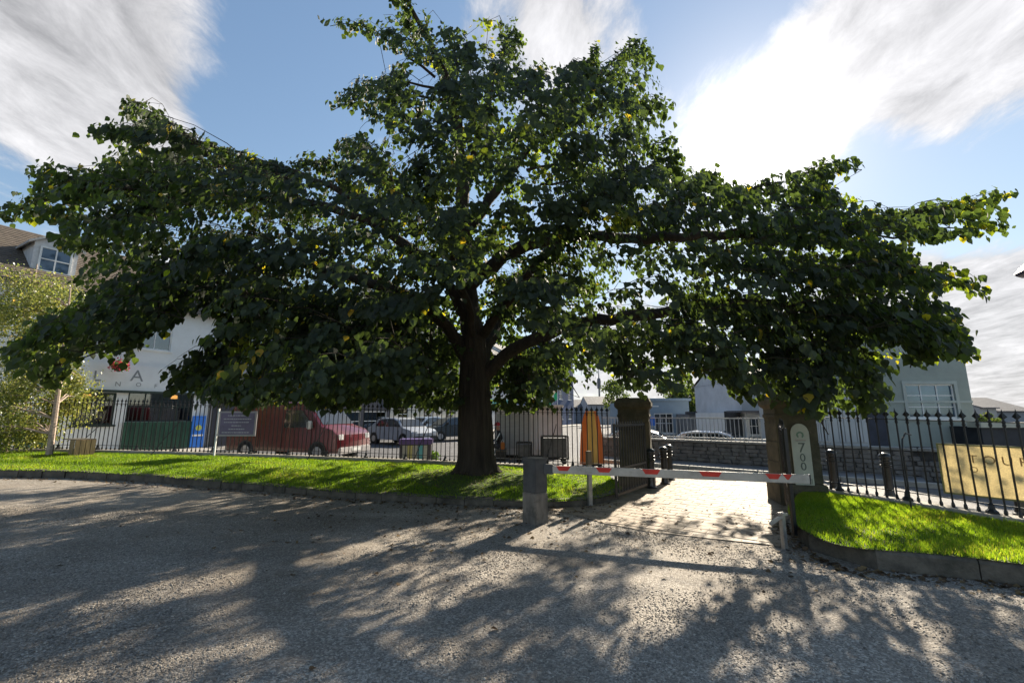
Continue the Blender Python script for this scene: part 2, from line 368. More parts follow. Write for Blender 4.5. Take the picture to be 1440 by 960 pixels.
for k in range(5):
    b_ = MB().box((0, 0, -.001), (.311, .202, .016)); o_ = b_.build('paving_sett', sett_m, None, bevel=.006, M=Matrix.Identity(4))
    o_.data.transform(Matrix.Translation((0, 0, random.uniform(-.002, .002)))); sett_meshes.append(o_.data); bpy.data.objects.remove(o_)
cnt = 0; rz = math.atan2(gd.y, gd.x)
big = MB()
for r_ in range(-2, 40):
    for c_ in range(-16, 20):
        p = Vector((3.3, 8.0, 0)) + gd*((c_ + .5*(r_ % 2))*.315) + gn*((r_-12)*.206)
        if not all(inside(p + gd*u + gn*w, poly) for u in (-.16, .16) for w in (-.1, .1)): continue
        tilt = Matrix.Rotation(random.uniform(-.015, .015), 4, 'X') @ Matrix.Rotation(random.uniform(-.015, .015), 4, 'Y')
        Mx = Matrix.Translation((p.x, p.y, .009)) @ Matrix.Rotation(rz, 4, 'Z') @ tilt
        if cnt < 290:
            o = bpy.data.objects.new('paving_sett', random.choice(sett_meshes)); put(o, GP, Mx); cnt += 1
        else:
            me = random.choice(sett_meshes); big.add([Mx @ v.co for v in me.vertices], [tuple(q.vertices) for q in me.polygons])
if big.v:
    o = big.build('paving_setts', sett_m, GP); tag(o, kind='stuff')

# ---------------------------------------------------------------- lawns, kerbs
def along(line, t):
    seg = [(line[i+1]-line[i]).length for i in range(len(line)-1)]; L_ = sum(seg)*t
    for i, s_ in enumerate(seg):
        if L_ <= s_ or i == len(seg)-1: return line[i].lerp(line[i+1], min(1, L_/s_))
        L_ -= s_
def khl(x): return .125 + .004*max(0, -x)          # kerb height left
def lawn_pt_l(u, w):
    x = -24 + u*26.3
    def yat(line):
        for a, b in zip(line, line[1:]):
            if a.x <= x <= b.x: return a.lerp(b, (x-a.x)/max(1e-6, b.x-a.x))
        return line[0] if x < line[0].x else line[-1]
    k = yat(KL); f = yat(FL); p = k.lerp(f, w); z0 = zg(x)+khl(x)-.02; z1 = f.z-.10
    z = z0 + (z1-z0)*w + .05*math.sin(math.pi*w)
    dx, dy = p.x+.8, p.y-10.2; z += .16*math.exp(-(dx*dx+dy*dy)/1.2)          # mound at the tree
    return Vector((x if k.x <= x <= 2.3 else p.x, p.y, z + .012*mnoise.noise(Vector((p.x*2, p.y*2, 3)))))
def lawn_pt_r(u, w):
    k = along(KR, u); f = along(FR, u); p = k.lerp(f, w)
    return Vector((p.x, p.y, .207 + (f.z-.07-.207)*w + .03*math.sin(math.pi*w) + .01*mnoise.noise(Vector((p.x*2, p.y*2, 3)))))
def lawn(name, fn, nu, nw, label):
    vs = [fn(i/nu, j/nw) for i in range(nu+1) for j in range(nw+1)]
    lp = np.array([(i*(nw+1)+j, (i+1)*(nw+1)+j, (i+1)*(nw+1)+j+1, i*(nw+1)+j+1) for i in range(nu) for j in range(nw)]).ravel()
    o = fast_mesh(name, np.array([tuple(v) for v in vs]), 4, lp, lawn_m, smooth=True); return tag(o, label, kind='structure')
lawn('lawn', lawn_pt_l, 160, 16, 'lawn strip under the big tree'); lawn('lawn', lawn_pt_r, 60, 16, 'lawn wedge beside the right gate pier')
grass_m = leafmat('grass_blade', [(0, (.085, .155, .012)), (.5, (.14, .225, .018)), (.85, (.21, .26, .03)), (1, (.28, .24, .08))], .58, (2.4, 2.35, 1.0), .5)
def grass(name, fn, n, hh, u0, u1, label):
    V = np.zeros((n*3, 3)); A = np.zeros(n*3)
    for i in range(n):
        u, w = random.uniform(u0, u1), random.random(); p = fn(u, w)
        bare = mnoise.noise(Vector((p.x*.9+4, p.y*.9, 1)))
        d2 = (p.x+.8)**2+(p.y-10.2)**2
        h = hh*random.uniform(.5, 1.25)*(1+.45*mnoise.noise(Vector((p.x*3, p.y*3, 7))))
        if name == 'grass' and fn is lawn_pt_l and (d2 < 2.2 and random.random() < .93 or (abs(p.x) < 3.2 and bare > .12 and random.random() < .8)): h *= .3
        a = random.uniform(0, 6.283); lean = random.uniform(0, .8)*h; wd = random.uniform(.004, .008)
        c, s = math.cos(a), math.sin(a)
        V[i*3] = (p.x-s*wd, p.y+c*wd, p.z-.004); V[i*3+1] = (p.x+s*wd, p.y-c*wd, p.z-.004); V[i*3+2] = (p.x+c*lean, p.y+s*lean, p.z+h)
        A[i*3:i*3+3] = min(1, max(0, .45+.35*bare+.3*mnoise.noise(Vector((p.x*.5, p.y*1.5, 9)))+random.gauss(0, .2)))
    o = fast_mesh(name, V, 3, np.arange(n*3), grass_m, attr=A); return tag(o, label, 'grass', kind='stuff')
grass('grass', lawn_pt_l, 150000, .05, .25, 1.0, 'short bright grass of the lawn strip under the big tree')
grass('grass', lawn_pt_r, 70000, .045, .0, .9, 'short bright grass of the lawn wedge beside the right pier')

def kerb(line, height, label, step, name='kerb', w=.16, side=1, rough=.01):
    pts = resample(line, step)
    root = thing(name, None, None, (pts[0].x, pts[0].y, 0)); root['kind'] = 'structure'; root['label'] = label
    for i in range(len(pts)-1):
        a, b = pts[i].copy(), pts[i+1].copy(); a.z = b.z = 0; d = (b-a); d.z = 0; ln = d.length; d.normalize(); nrm = Vector((-d.y, d.x, 0))*side
        a += d*.006; b -= d*.006
        h = height((a.x+b.x)/2) + random.uniform(-rough, rough); z0 = -.12
        o1, o2 = (nrm*random.uniform(-.012, .012) for _ in range(2))
        tw = .012
        vs = []
        for q, oo in ((a, o1), (b, o2)):
            g = zg(q.x)
            vs += [q+oo+Vector((0, 0, z0)), q+oo+nrm*tw*.3+Vector((0, 0, g+h-.03)), q+oo+nrm*(tw+.015)+Vector((0, 0, g+h)), q+oo+nrm*w+Vector((0, 0, g+h+.004)), q+oo+nrm*w+Vector((0, 0, z0))]
        m = MB(); m.add(vs, [(0, 1, 2, 3, 4)[::-1], (5, 6, 7, 8, 9)] + [(k, k+1, k+6, k+5) for k in range(4)]); m.build('kerb_stone', kerb_m, root)
    return root
kerb(KL, khl, 'low stone kerb along the lawn strip', .55)
kerb(KR, lambda x: .2, 'low stone kerb curving round the right lawn wedge', .85, side=1, w=.14, rough=.006)

# gravel stones lying loose near the viewer, one uncountable mass
def stones(name, n, box_, sz, label, m, falloff=True, attr=False):
    base = np.array([(1, 0, 0), (0, 1, 0), (-1, 0, 0), (0, -1, 0), (0, 0, 1), (0, 0, -.6)], float); fc = np.array([(0, 1, 4), (1, 2, 4), (2, 3, 4), (3, 0, 4), (1, 0, 5), (2, 1, 5), (3, 2, 5), (0, 3, 5)])
    x = RNG.uniform(box_[0], box_[1], n*2); u = RNG.random(n*2); y = box_[2] + (box_[3]-box_[2])*u**1.8
    keep = (np.abs(x) < y*1.28+.6); x, y = x[keep][:n], y[keep][:n]; n = len(x)
    ok = np.array([mnoise.noise(Vector((a*.7, b*.7, 2)))*1.1+.55*mnoise.noise(Vector((a*2.3, b*2.3, 5)))+.5 > random.random()*.9 and not inside(Vector((a, b, 0)), poly) and not inside(Vector((a, b, 0)), KRP) for a, b in zip(x, y)]); x, y = x[ok], y[ok]; n = len(x)
    s = RNG.uniform(.5, 1.0, n)*sz*(1+RNG.random(n)**6); a = RNG.uniform(0, 6.28, n)
    V = base[None]*np.stack([s*RNG.uniform(.8, 1.4, n), s*RNG.uniform(.7, 1.1, n), s*RNG.uniform(.5, .9, n)], 1)[:, None]
    V = V + RNG.normal(0, .12, V.shape)*s[:, None, None]
    c, q = np.cos(a)[:, None], np.sin(a)[:, None]; X = V[..., 0]*c - V[..., 1]*q; Y = V[..., 0]*q + V[..., 1]*c
    zz = np.array([zg(v) for v in x])
    V = np.stack([X + x[:, None], Y + y[:, None], V[..., 2] + (zz + s*.25)[:, None]], -1).reshape(-1, 3)
    lp = (fc[None] + (np.arange(n)*6)[:, None, None]).ravel(); A = np.repeat(RNG.random(n), 6)
    o = fast_mesh(name, V, 3, lp, m, attr=A); return tag(o, label, 'gravel', kind='stuff')
KRP = KR + [Vector((9, 3, 0)), Vector((6, 8, 0))]
stone_m = bpy.data.materials.new('gravel_stone'); stone_m.use_nodes = True
_t = stone_m.node_tree; _p = _t.nodes['Principled BSDF']; _a = _t.nodes.new('ShaderNodeAttribute'); _a.attribute_name = 'tint'; _r = _t.nodes.new('ShaderNodeValToRGB')
_t.links.new(_a.outputs['Fac'], _r.inputs[0]); _t.links.new(_r.outputs[0], _p.inputs['Base Color']); _p.inputs['Roughness'].default_value = .7
_e = _r.color_ramp.elements; _e[0].color = (.13, .116, .10, 1); _e[1].color = (.54, .485, .415, 1)
for ps, c in ((.35, (.24, .21, .178)), (.75, (.35, .31, .26)), (.9, (.22, .19, .15))):
    q = _e.new(ps); q.color = (*c, 1)
stones('loose_gravel', 150000, (-9, 8, 2.2, 7.5), .008, 'loose grey gravel stones strewn over the yard', stone_m)

# ---------------------------------------------------------------- iron railings
iron_m = mat('black_iron', (.012, .013, .015), .42, .3, 12, .001, 90, spec=.5, dirt=((.03, .025, .02), 6, .6, .6))
plinth_m = mat('plinth_stone', (.30, .275, .23), .8, .3, 4, .006, 40, dirt=((.09, .085, .06), 2.0, .55, .7))
def picket_mesh(H):
    m = MB(); r = .0125
    m.lathe([(.020, 0), (.024, .03), (.020, .06), (r, .075), (r, H-.27), (.020, H-.262), (.022, H-.235), (r+.004, H-.215), (.021, H-.195), (.021, H-.18), (r, H-.165), (r, H-.15)], 6)
    # spear head: four-sided blade wider across the railing
    z = H-.152; vs = [(r, 0, z), (0, r, z), (-r, 0, z), (0, -r, z), (.048, 0, z+.035), (0, .012, z+.04), (-.048, 0, z+.035), (0, -.012, z+.04), (.012, 0, z+.085), (0, .008, z+.085), (-.012, 0, z+.085), (0, -.008, z+.085), (0, 0, H)]
    fs = [(k, (k+1) % 4, 4+(k+1) % 4, 4+k) for k in range(4)] + [(4+k, 4+(k+1) % 4, 8+(k+1) % 4, 8+k) for k in range(4)] + [(8+k, 8+(k+1) % 4, 12) for k in range(4)]
    m.add(vs, fs); return m
def railing(line, H, label, every, step=.135, stays=()):
    pts = resample(line, step); root = thing('iron_railing', label, 'railing', pts[len(pts)//2], 'spear-topped iron railings')
    src = None; stay_src = None
    mp_ = MB()
    for i, p in enumerate(pts):
        d = (pts[min(i+1, len(pts)-1)] - pts[max(i-1, 0)]); ang = math.atan2(d.y, d.x)
        Mx = Matrix.Translation(p + Vector((0, 0, random.uniform(-.004, .004)))) @ Matrix.Rotation(ang, 4, 'Z') @ Matrix.Rotation(random.uniform(-.006, .006), 4, 'Y')
        if src is None: src = picket_mesh(H).build('picket', iron_m, root, M=Mx)
        else: copy_at(src, Mx, root)
        if i % every == every//2:
            m = MB().lathe([(.075, -.02), (.07, .03), (.04, .06), (.032, .12), (.016, .15), (.016, .2)], 6)
            if stay_src is None: stay_src = m.build('foot', iron_m, root, M=Mx)
            else: copy_at(stay_src, Mx, root)
    for hh, nm in ((H-.2, 'top_rail'), (.13, 'bottom_rail')):
        m = MB()
        for a, b in zip(pts[::4], list(pts[4::4])+[pts[-1]]):
            if (b-a).length > .01: m.bar(a+Vector((0, 0, hh)), b+Vector((0, 0, hh)), .036, .012)
        m.build(nm, iron_m, root)
    # plinth stones
    for a, b in zip(pts[::9], list(pts[9::9])+[pts[-1]]):
        if (b-a).length < .05: continue
        d = (b-a); d.z = 0; d.normalize(); n_ = Vector((-d.y, d.x, 0)); a_ = a+d*.004; b_ = b-d*.004
        m = MB(); vs = []
        for q in (a_, b_):
            vs += [q - n_*.17 + Vector((0, 0, -q.z-.1)), q - n_*.17 + Vector((0, 0, -.035)), q - n_*.14 - Vector((0, 0, .0)), q + n_*.14, q + n_*.17 + Vector((0, 0, -.035)), q + n_*.17 + Vector((0, 0, -q.z-.1))]
        m.add(vs, [(5, 4, 3, 2, 1, 0), (6, 7, 8, 9, 10, 11)] + [(k, k+1, k+7, k+6) for k in range(5)]); m.build('plinth_stone', plinth_m, root)
    for (t, lean, hh) in stays:                    # raking stays on the lawn side
        p = along(line, t); q = along(line, min(1, t+.002)); d = (q-p); d.z = 0; d.normalize(); n_ = Vector((-d.y, d.x, 0))*-1
        foot = p + n_*.62 - d*lean + Vector((0, 0, -.12)); top = p + Vector((0, 0, hh))+n_*.02
        MB().tube([foot, foot.lerp(top, .5), top - Vector((0, 0, .04)), top], [.011]*4, 6).build('stay', iron_m, root)
    return root
LFL = sum((FL[i+1]-FL[i]).length for i in range(len(FL)-1))
RL = railing([p for p in FL if p.x > -17.5], 1.6, 'long black iron railing behind the big tree, curving to the left gate pier', 9,
             stays=((.22, .42, .95), (.34, .3, .95), (.58, .22, 1.0), (.74, .22, 1.0), (.845, .25, 1.15), (.93, .2, 1.1)))
RR = railing(FR, 1.5, 'short black iron railing on the right lawn with a cream board behind it', 7, stays=())
# hooped stay on the right railing
p = along(FR, .235); d = (along(FR, .24)-p).normalized(); n_ = Vector((d.y, -d.x, 0))
if n_.y > 0: n_ = -n_
f_ = p + n_*.45
MB().tube([f_ + Vector((0, 0, -.1)), f_ + Vector((0, 0, .85)), f_ + Vector((0, 0, 1.0)) - n_*.05, p + n_*.25 + Vector((0, 0, 1.09)), p + n_*.03 + Vector((0, 0, 1.06))], .012, 6).build('stay', iron_m, RR)

# ---------------------------------------------------------------- gate piers
pier_m = mat('pier_limestone', (.10, .088, .058), .88, .3, 3.0, .008, 45, dirt=((.045, .045, .025), 1.6, .5, .75))
cap_m = pier_m
def pier(name, label, c, rz, w, h, z0, bev=.02):
    t = thing(name, label, 'gate pier', c)
    def blk(wz, za, zb, nm, bevel=bev):
        return MB().box((c[0], c[1], (za+zb)/2), (wz, wz, zb-za), rz).build(nm, pier_m, t, bevel=bevel)
    blk(w+.10, z0, z0+.42, 'base_block')
    hs_ = [.42, .80, 1.17, 1.52]
    for a, b in zip(hs_, hs_[1:]): blk(w+random.uniform(-.004, .004), z0+a+.006, z0+b-.006, 'shaft_block', .01)
    blk(w-.02, z0+.43, z0+1.54, 'core', 0)
    R = math.sqrt(2)/2
    prof = [((w-.01)*R, 1.525), ((w-.01)*R, 1.60), ((w+.03)*R, 1.605), ((w+.03)*R, 1.66), ((w-.005)*R, 1.665), ((w-.005)*R, 1.78), ((w+.06)*R, 1.80), ((w+.13)*R, 1.85), ((w+.13)*R, 1.95), ((w+.09)*R, 1.955), ((w+.02)*R, h)]
    MB().lathe([(r, z0+z) for r, z in prof], 4, (c[0], c[1], 0), True, rz).build('cap', pier_m, t, bevel=.006)
    return t
grz = math.atan2(gd.y, gd.x)
PLc = (2.95, 10.45, 0); PRc = (5.36, 8.40, 0)
PL = pier('stone_gate_pier', 'brown stone gate pier with moulded cap beside the orange cloth', PLc, grz+RAD(14), .70, 2.05, -.03)
PR = pier('stone_gate_pier', 'brown stone gate pier carrying the pointed white number plaque', PRc, RAD(-14), .68, 2.05, -.03)

# number plaque on the right pier: lancet shaped, numerals 7 0 0 down it, with a small crest
plq_m = mat('plaque_white', (.50, .51, .44), .5, .08, 3.0); ink_m = mat('plaque_ink', (.12, .14, .12), .6, .1, 5); crest_m = mat('plaque_crest', (.16, .26, .19), .6, .1, 5); pink_m = mat('plaque_rose', (.42, .30, .27), .6, .1, 5)
rzp = RAD(-14); ex = Vector((math.cos(rzp), math.sin(rzp), 0)); en = Vector((math.sin(rzp), -math.cos(rzp), 0))
pc = Vector(PRc) + en*(.68/2+.012) + ex*.03
pl_t = thing('number_plaque', 'pointed white plaque numbered 700 with a small green crest', 'plaque', pc + Vector((0, 0, .45)))
hw = .15; outline = [(-hw, .38), (hw, .38), (hw, 1.28)] + [(hw*math.cos(a)*1.0, 1.28+.19*math.sin(a)**.9) for a in np.linspace(.25, math.pi/2, 5)] + [(-hw*math.cos(a), 1.28+.19*math.sin(a)**.9) for a in np.linspace(math.pi/2, .25, 5)[1:]] + [(-hw, 1.28)]
fnp = lambda u, v, w: pc + ex*u + en*w + Vector((0, 0, v))
MB().prism(outline, fnp, 0, .022).build('board', plq_m, pl_t)
def on_plaque(u, v): return Matrix.Translation(fnp(u, v, .024)) @ Matrix((( *ex.xy, 0, 0),)*1 + ((0, 0, 0, 0),)*3) if False else Matrix.Translation(fnp(u, v, .0255)) @ Matrix([[ex.x, 0, en.x, 0], [ex.y, 0, en.y, 0], [0, 1, 0, 0], [0, 0, 0, 1]])
for ch, v, s_ in (('7', 1.03, .25), ('0', .855, .2), ('0', .70, .2)): text_mesh(ch, s_, ink_m, on_plaque(.005, v), pl_t, 'numeral', .002)
m = MB()
for k in range(14):
    a = 2*math.pi*k/14*.80 - .95; b = 2*math.pi*(k+1)/14*.80 - .95
    m.prism([(math.cos(q)*r_, 1.265+math.sin(q)*r_) for q, r_ in ((a, .035), (a, .062), (b, .062), (b, .035))], fnp, .0225, .026)
m.build('crest', crest_m, pl_t)
MB().prism([(-.09, 1.172), (.09, 1.172), (.09, 1.184), (-.09, 1.184)], fnp, .0225, .0255).build('rule', pink_m, pl_t)
MB().prism([(-.08, 1.152), (.08, 1.152), (.08, 1.158), (-.08, 1.158)], fnp, .0225, .0255).build('rule', ink_m, pl_t)
m = MB()
for k in range(4): m.prism([(.03+k*.028, .40), (.037+k*.028, .40), (.037+k*.028, .47), (.03+k*.028, .47)], fnp, .0225, .0255)
m.prism([(.03, .475), (.125, .475), (.125, .485), (.03, .485)], fnp, .0225, .0255); m.build('lettering', ink_m, pl_t)

# ---------------------------------------------------------------- gate leaves standing open
def gate(label, a, b, z0, h, nb):
    a = Vector(a); b = Vector(b); t = thing('iron_gate', label, 'gate', a, 'open iron gate leaves'); Z = lambda z: Vector((0, 0, z0+z))
    m = MB()
    for q in (a, b): m.bar(q+Z(0), q+Z(h-.12), .045)
    m.bar(a+Z(.05), b+Z(.05), .04, .05).bar(a+Z(h-.16), b+Z(h-.16), .036, .045).bar(a+Z(.52), b+Z(.52), .03, .04)
    m.build('frame', iron_m, t)
    src = None; ang = math.atan2((b-a).y, (b-a).x)
    for k in range(1, nb):
        Mx = Matrix.Translation(a.lerp(b, k/nb) + Z(.05)) @ Matrix.Rotation(ang, 4, 'Z')
        if src is None: src = picket_mesh(h-.05).build('picket', iron_m, t, M=Mx)
        else: copy_at(src, Mx, t)
        m2 = MB().lathe([(.007, 0), (.007, .42), (.016, .43), (.002, .49)], 5)
        if k < nb: m2.build('dog_bar', iron_m, t, M=Matrix.Translation(a.lerp(b, (k+.5)/nb) + Z(.05)))
    return t
gate('iron gate leaf folded open in front of the left pier', (1.98, 8.45, 0), (2.95, 9.72, 0), .08, 1.5, 12)
gate('iron gate leaf swung inward, almost edge-on beside the plaque pier', (3.72, 5.95, 0), (4.86, 7.9, 0), .08, 1.5, 13)

# ---------------------------------------------------------------- barrier
bp_m = mat('barrier_grey', (.075, .075, .075), .6, .2, 6, .002, 60, dirt=((.22, .20, .17), 3.5, .6, .5))
bpl_m = mat('barrier_concrete', (.17, .15, .125), .85, .3, 5, .008, 40, stretch=(1, 1, .3), dirt=((.07, .065, .055), 5, .52, .8))
arm_m = mat('barrier_arm_white', (.46, .42, .36), .5, .14, 4, dirt=((.24, .21, .17), 3.0, .55, .7)); red_m = mat('red_reflector', (.55, .03, .015), .35, .12, 10)
steel_m = mat('galvanised', (.35, .34, .32), .45, .2, 8, metal=.6)
bpost = Vector((.36, 6.95, 0)); arm_a = Vector((.38, 6.93, .80)); arm_b = Vector((3.92, 5.84, .80)); ad = (arm_b-arm_a).normalized(); arz = math.atan2(ad.y, ad.x)
t = thing('barrier', 'grey barrier post with a lowered white arm and red reflectors across the gateway', 'barrier', bpost)
MB().box(bpost+Vector((0, 0, .2)), (.30, .28, .5), arz-.55).build('plinth', bpl_m, t, bevel=.015)
MB().box(bpost+Vector((0, 0, .70)), (.285, .265, .5), arz-.55).build('housing', bp_m, t, bevel=.012)
MB().box(bpost+Vector((0, 0, .955)), (.31, .29, .03), arz-.55).build('lid', bp_m, t, bevel=.008)
MB().box(bpost + ad*.22+Vector((0, 0, .8)), (.16, .08, .15), arz).build('hub', bp_m, t, bevel=.01)
arm = MB().bar(arm_a+ad*.2, arm_b, .045, .115).build('arm', arm_m, t, bevel=.008)
sn = Vector((ad.y, -ad.x, 0)); sn = sn if sn.y < 0 else -sn
for p0, p1 in ((778, 797), (830, 851), (890, 914), (964, 994), (1050, 1071), (1072.5, 1085)):
    def tt(px):
        a = (px-720)/FPX/ (math.cos(PITCH)+ (0.8-EYE)/6.3*math.sin(PITCH)); return (a*arm_a.y-arm_a.x)/(ad.x-a*ad.y)
    u0, u1 = tt(p0), tt(p1); f_ = lambda u, v, w: arm_a + ad*u + sn*(.0228+w) + Vector((0, 0, v))
    o = MB().prism([(u0, .056), (u0+.045, -.012), (u1-.045, -.012), (u1, .056)], f_, 0, .003).build('reflector', red_m, arm)
MB().box(arm_b+Vector((0, 0, .0)), (.012, .05, .12), arz).build('end_cap', mat('black_plastic', (.02, .02, .02), .5, .1, 8), arm)
# timber and steel stub posts by the gate
wood_m = mat('weathered_timber', (.16, .12, .075), .85, .35, 6, .004, 50, stretch=(1, 1, .15))
t = thing('rest_post', 'slim timber-topped steel post at the kerb behind the barrier arm', 'post', (1.42, 8.14, 0))
MB().box((1.42, 8.14, .36), (.075, .075, .76), .3).build('steel_sleeve', steel_m, t, bevel=.006); MB().box((1.42, 8.14, .85), (.09, .09, .24), .3).build('timber_top', wood_m, t, bevel=.006)
t = thing('latch_post', 'short steel latch post with a slanting lever at the right kerb', 'post', (3.37, 5.62, 0))
MB().box((3.37, 5.62, .2), (.055, .055, .46), .3).build('upright', steel_m, t, bevel=.004)
MB().bar((3.37, 5.60, .40), (3.20, 5.60, .30), .03, .035).build('lever', steel_m, t); MB().box((3.37, 5.60, .42), (.08, .08, .03), .3).build('head', steel_m, t)

# ---------------------------------------------------------------- bollards
def bollard_mesh():
    return MB().lathe([(.115, 0), (.115, .06), (.09, .08), (.075, .16), (.078, .62), (.10, .635), (.10, .66), (.08, .67), (.08, .70), (.10, .71), (.10, .735), (.082, .745), (.082, .80), (.108, .815), (.108, .84), (.09, .87), (.05, .892), (.01, .90)], 12)
bol_m = mat('bollard_black', (.012, .012, .014), .3, .2, 10, .001, 60, coat=.3)
src = None
for (x, y, lb) in ((3.13, 9.84+.1, 'black cast bollard close to the left gate leaf'), (3.62, 10.5, 'black cast bollard in the gateway, middle of three'), (3.98, 11.15, 'black cast bollard in the gateway nearest the stone wall'),
                   (6.98, 9.62, 'black cast bollard outside the right railing beside the plaque pier'), (7.5, 8.85, 'black cast bollard outside the right railing towards the red bins'), (8.35, 7.35, 'black cast bollard below the cream board')):
    if src is None: src = bollard_mesh().build('bollard', bol_m, None, smooth=True, M=Matrix.Translation((x, y, -.02))); o = src
    else: o = copy_at(src, Matrix.Translation((x, y, -.02)))
    tag(o, lb, 'bollard', 'black cast bollards')

# ---------------------------------------------------------------- the big spreading tree
bark_m = mat('bark', (.020, .014, .010), .95, .45, 9, .035, 16, stretch=(1, 1, .12), detail=8, col2=(.062, .047, .033))
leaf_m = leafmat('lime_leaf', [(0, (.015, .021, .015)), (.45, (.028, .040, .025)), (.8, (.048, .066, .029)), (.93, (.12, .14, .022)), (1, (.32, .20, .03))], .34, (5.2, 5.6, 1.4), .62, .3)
TB = Vector((-.82, 10.2, .30))
tree = thing('spreading_tree', 'huge dark spreading lime tree with drooping leaves on the lawn strip', 'tree', TB)
# trunk: fluted column flaring into roots
V = []; nr, ns = 26, 72
path = [(0, -.15), (.0, .6), (-.02, 1.2), (-.06, 2.0), (-.10, 2.8), (-.14, 3.6)]
for i in range(nr+1):
    u = i/nr; z = -.2 + 3.4*u
    base_r = .37 + .24*math.exp(-max(0, z+.05)/.18) + .05*math.exp(-abs(z-3)/.8) + .03*math.sin(z*2)
    if z > 2.1: base_r *= 1-.30*min(1, (z-2.1)/1.1)
    for k in range(ns):
        a = 2*math.pi*k/ns
        root_ = 1 + .22*math.exp(-max(0, z)/.25)*max(0, math.cos(a*5+.7))*(.6+.4*math.cos(a*2))
        fl = 1 + .022*math.sin(a*17+2*mnoise.noise(Vector((a*2, z*.6, 0)))) + .02*math.sin(a*29+z*1.5) + .045*mnoise.noise(Vector((math.cos(a)*2, math.sin(a)*2, z*.7)))
        r = base_r*root_*fl; V.append((TB.x + r*math.cos(a) - .04*max(0, z), TB.y + r*math.sin(a), TB.z + z))
F = [(i*ns+k, i*ns+(k+1) % ns, (i+1)*ns+(k+1) % ns, (i+1)*ns+k) for i in range(nr) for k in range(ns)]
MB().add(V, F).build('trunk', bark_m, tree, smooth=True)

# limbs: (pixel x, pixel y, distance) read as points in the crown, each with its own depth
NODES = []          # (position, radius) where twigs can spring from
def limb(pts, r0, r1, leafy=None, nm='limb', wob=.10):
    P_ = smooth_line([at(p[0], p[1]+(9 if r0 < .12 else 0), p[2]) for p in pts], 2); P_ = resample(P_, .35)
    for i in range(1, len(P_)-1): P_[i] += Vector((random.uniform(-1, 1), random.uniform(-1, 1), random.uniform(-1, 1)))*wob*.5
    n = len(P_); rr = [(r0+(r1-r0)*(i/(n-1))**.8)*random.uniform(.86, 1.14) for i in range(n)]; rr[0] = r0
    MB().tube(P_, rr, 9 if r0 > .08 else 6).build(nm, bark_m, tree, smooth=True)
    for p, r in zip(P_, rr): NODES.append((p, r))
    if leafy: SPINES.append((P_, leafy))
    return P_
SPINES = []
# main frame
limb([(672, 560, 10.2), (668, 500, 10.2), (660, 440, 10.25), (655, 380, 10.3), (650, 320, 10.2), (652, 240, 10.0), (640, 150, 9.6), (612, 75, 9.2), (575, 5, 8.9), (560, -25, 8.9)], .34, .025, (.72, 1.0))
limb([(668, 530, 10.2), (640, 470, 10.0), (600, 425, 9.6), (555, 410, 9.2), (480, 385, 8.7), (400, 365, 8.2), (300, 355, 7.6), (210, 395, 7.1), (125, 440, 7.0), (45, 482, 7.0)], .18, .02, (.5, 1))
limb([(665, 470, 10.25), (635, 400, 10.1), (600, 365, 9.9), (540, 320, 9.5), (470, 290, 9.1), (390, 275, 8.8), (250, 265, 8.5), (120, 262, 8.3), (5, 298, 8.2)], .17, .018, (.45, 1))
limb([(680, 530, 10.2), (705, 500, 10.0), (760, 470, 9.5), (830, 452, 8.8), (920, 440, 8.0), (1020, 425, 7.3), (1130, 425, 6.9), (1240, 445, 6.8), (1335, 468, 6.8), (1366, 492, 6.8)], .19, .02, (.5, 1))
limb([(660, 400, 10.2), (720, 350, 10.0), (800, 330, 9.4), (900, 335, 8.8), (1000, 333, 8.3), (1100, 328, 8.0), (1230, 313, 7.8), (1330, 290, 7.8), (1420, 276, 7.8)], .20, .015, (.55, 1))
limb([(655, 330, 10.2), (700, 260, 10.1), (760, 190, 10.0), (830, 115, 9.8), (885, 62, 9.6), (912, 72, 9.6)], .15, .015, (.35, 1))
limb([(652, 260, 10.1), (675, 170, 9.8), (700, 80, 9.6), (722, 32, 9.5)], .10, .012, (.3, 1))
limb([(560, 310, 9.6), (470, 250, 9.2), (380, 225, 9.0), (290, 195, 9.0), (235, 160, 9.0), (195, 140, 9.0)], .10, .012, (.35, 1))
limb([(672, 520, 10.3), (700, 450, 11.4), (740, 380, 12.6), (790, 330, 13.8)], .18, .02, (.4, 1))
limb([(665, 500, 10.3), (610, 440, 11.4), (540, 390, 12.8), (460, 370, 14.0)], .18, .02, (.4, 1))
limb([(668, 480, 10.1), (650, 400, 9.2), (620, 320, 8.0), (590, 240, 7.0)], .13, .02, (.6, 1))
limb([(680, 470, 10.1), (730, 400, 9.0), (790, 330, 7.8), (850, 270, 6.9)], .13, .02, (.6, 1))
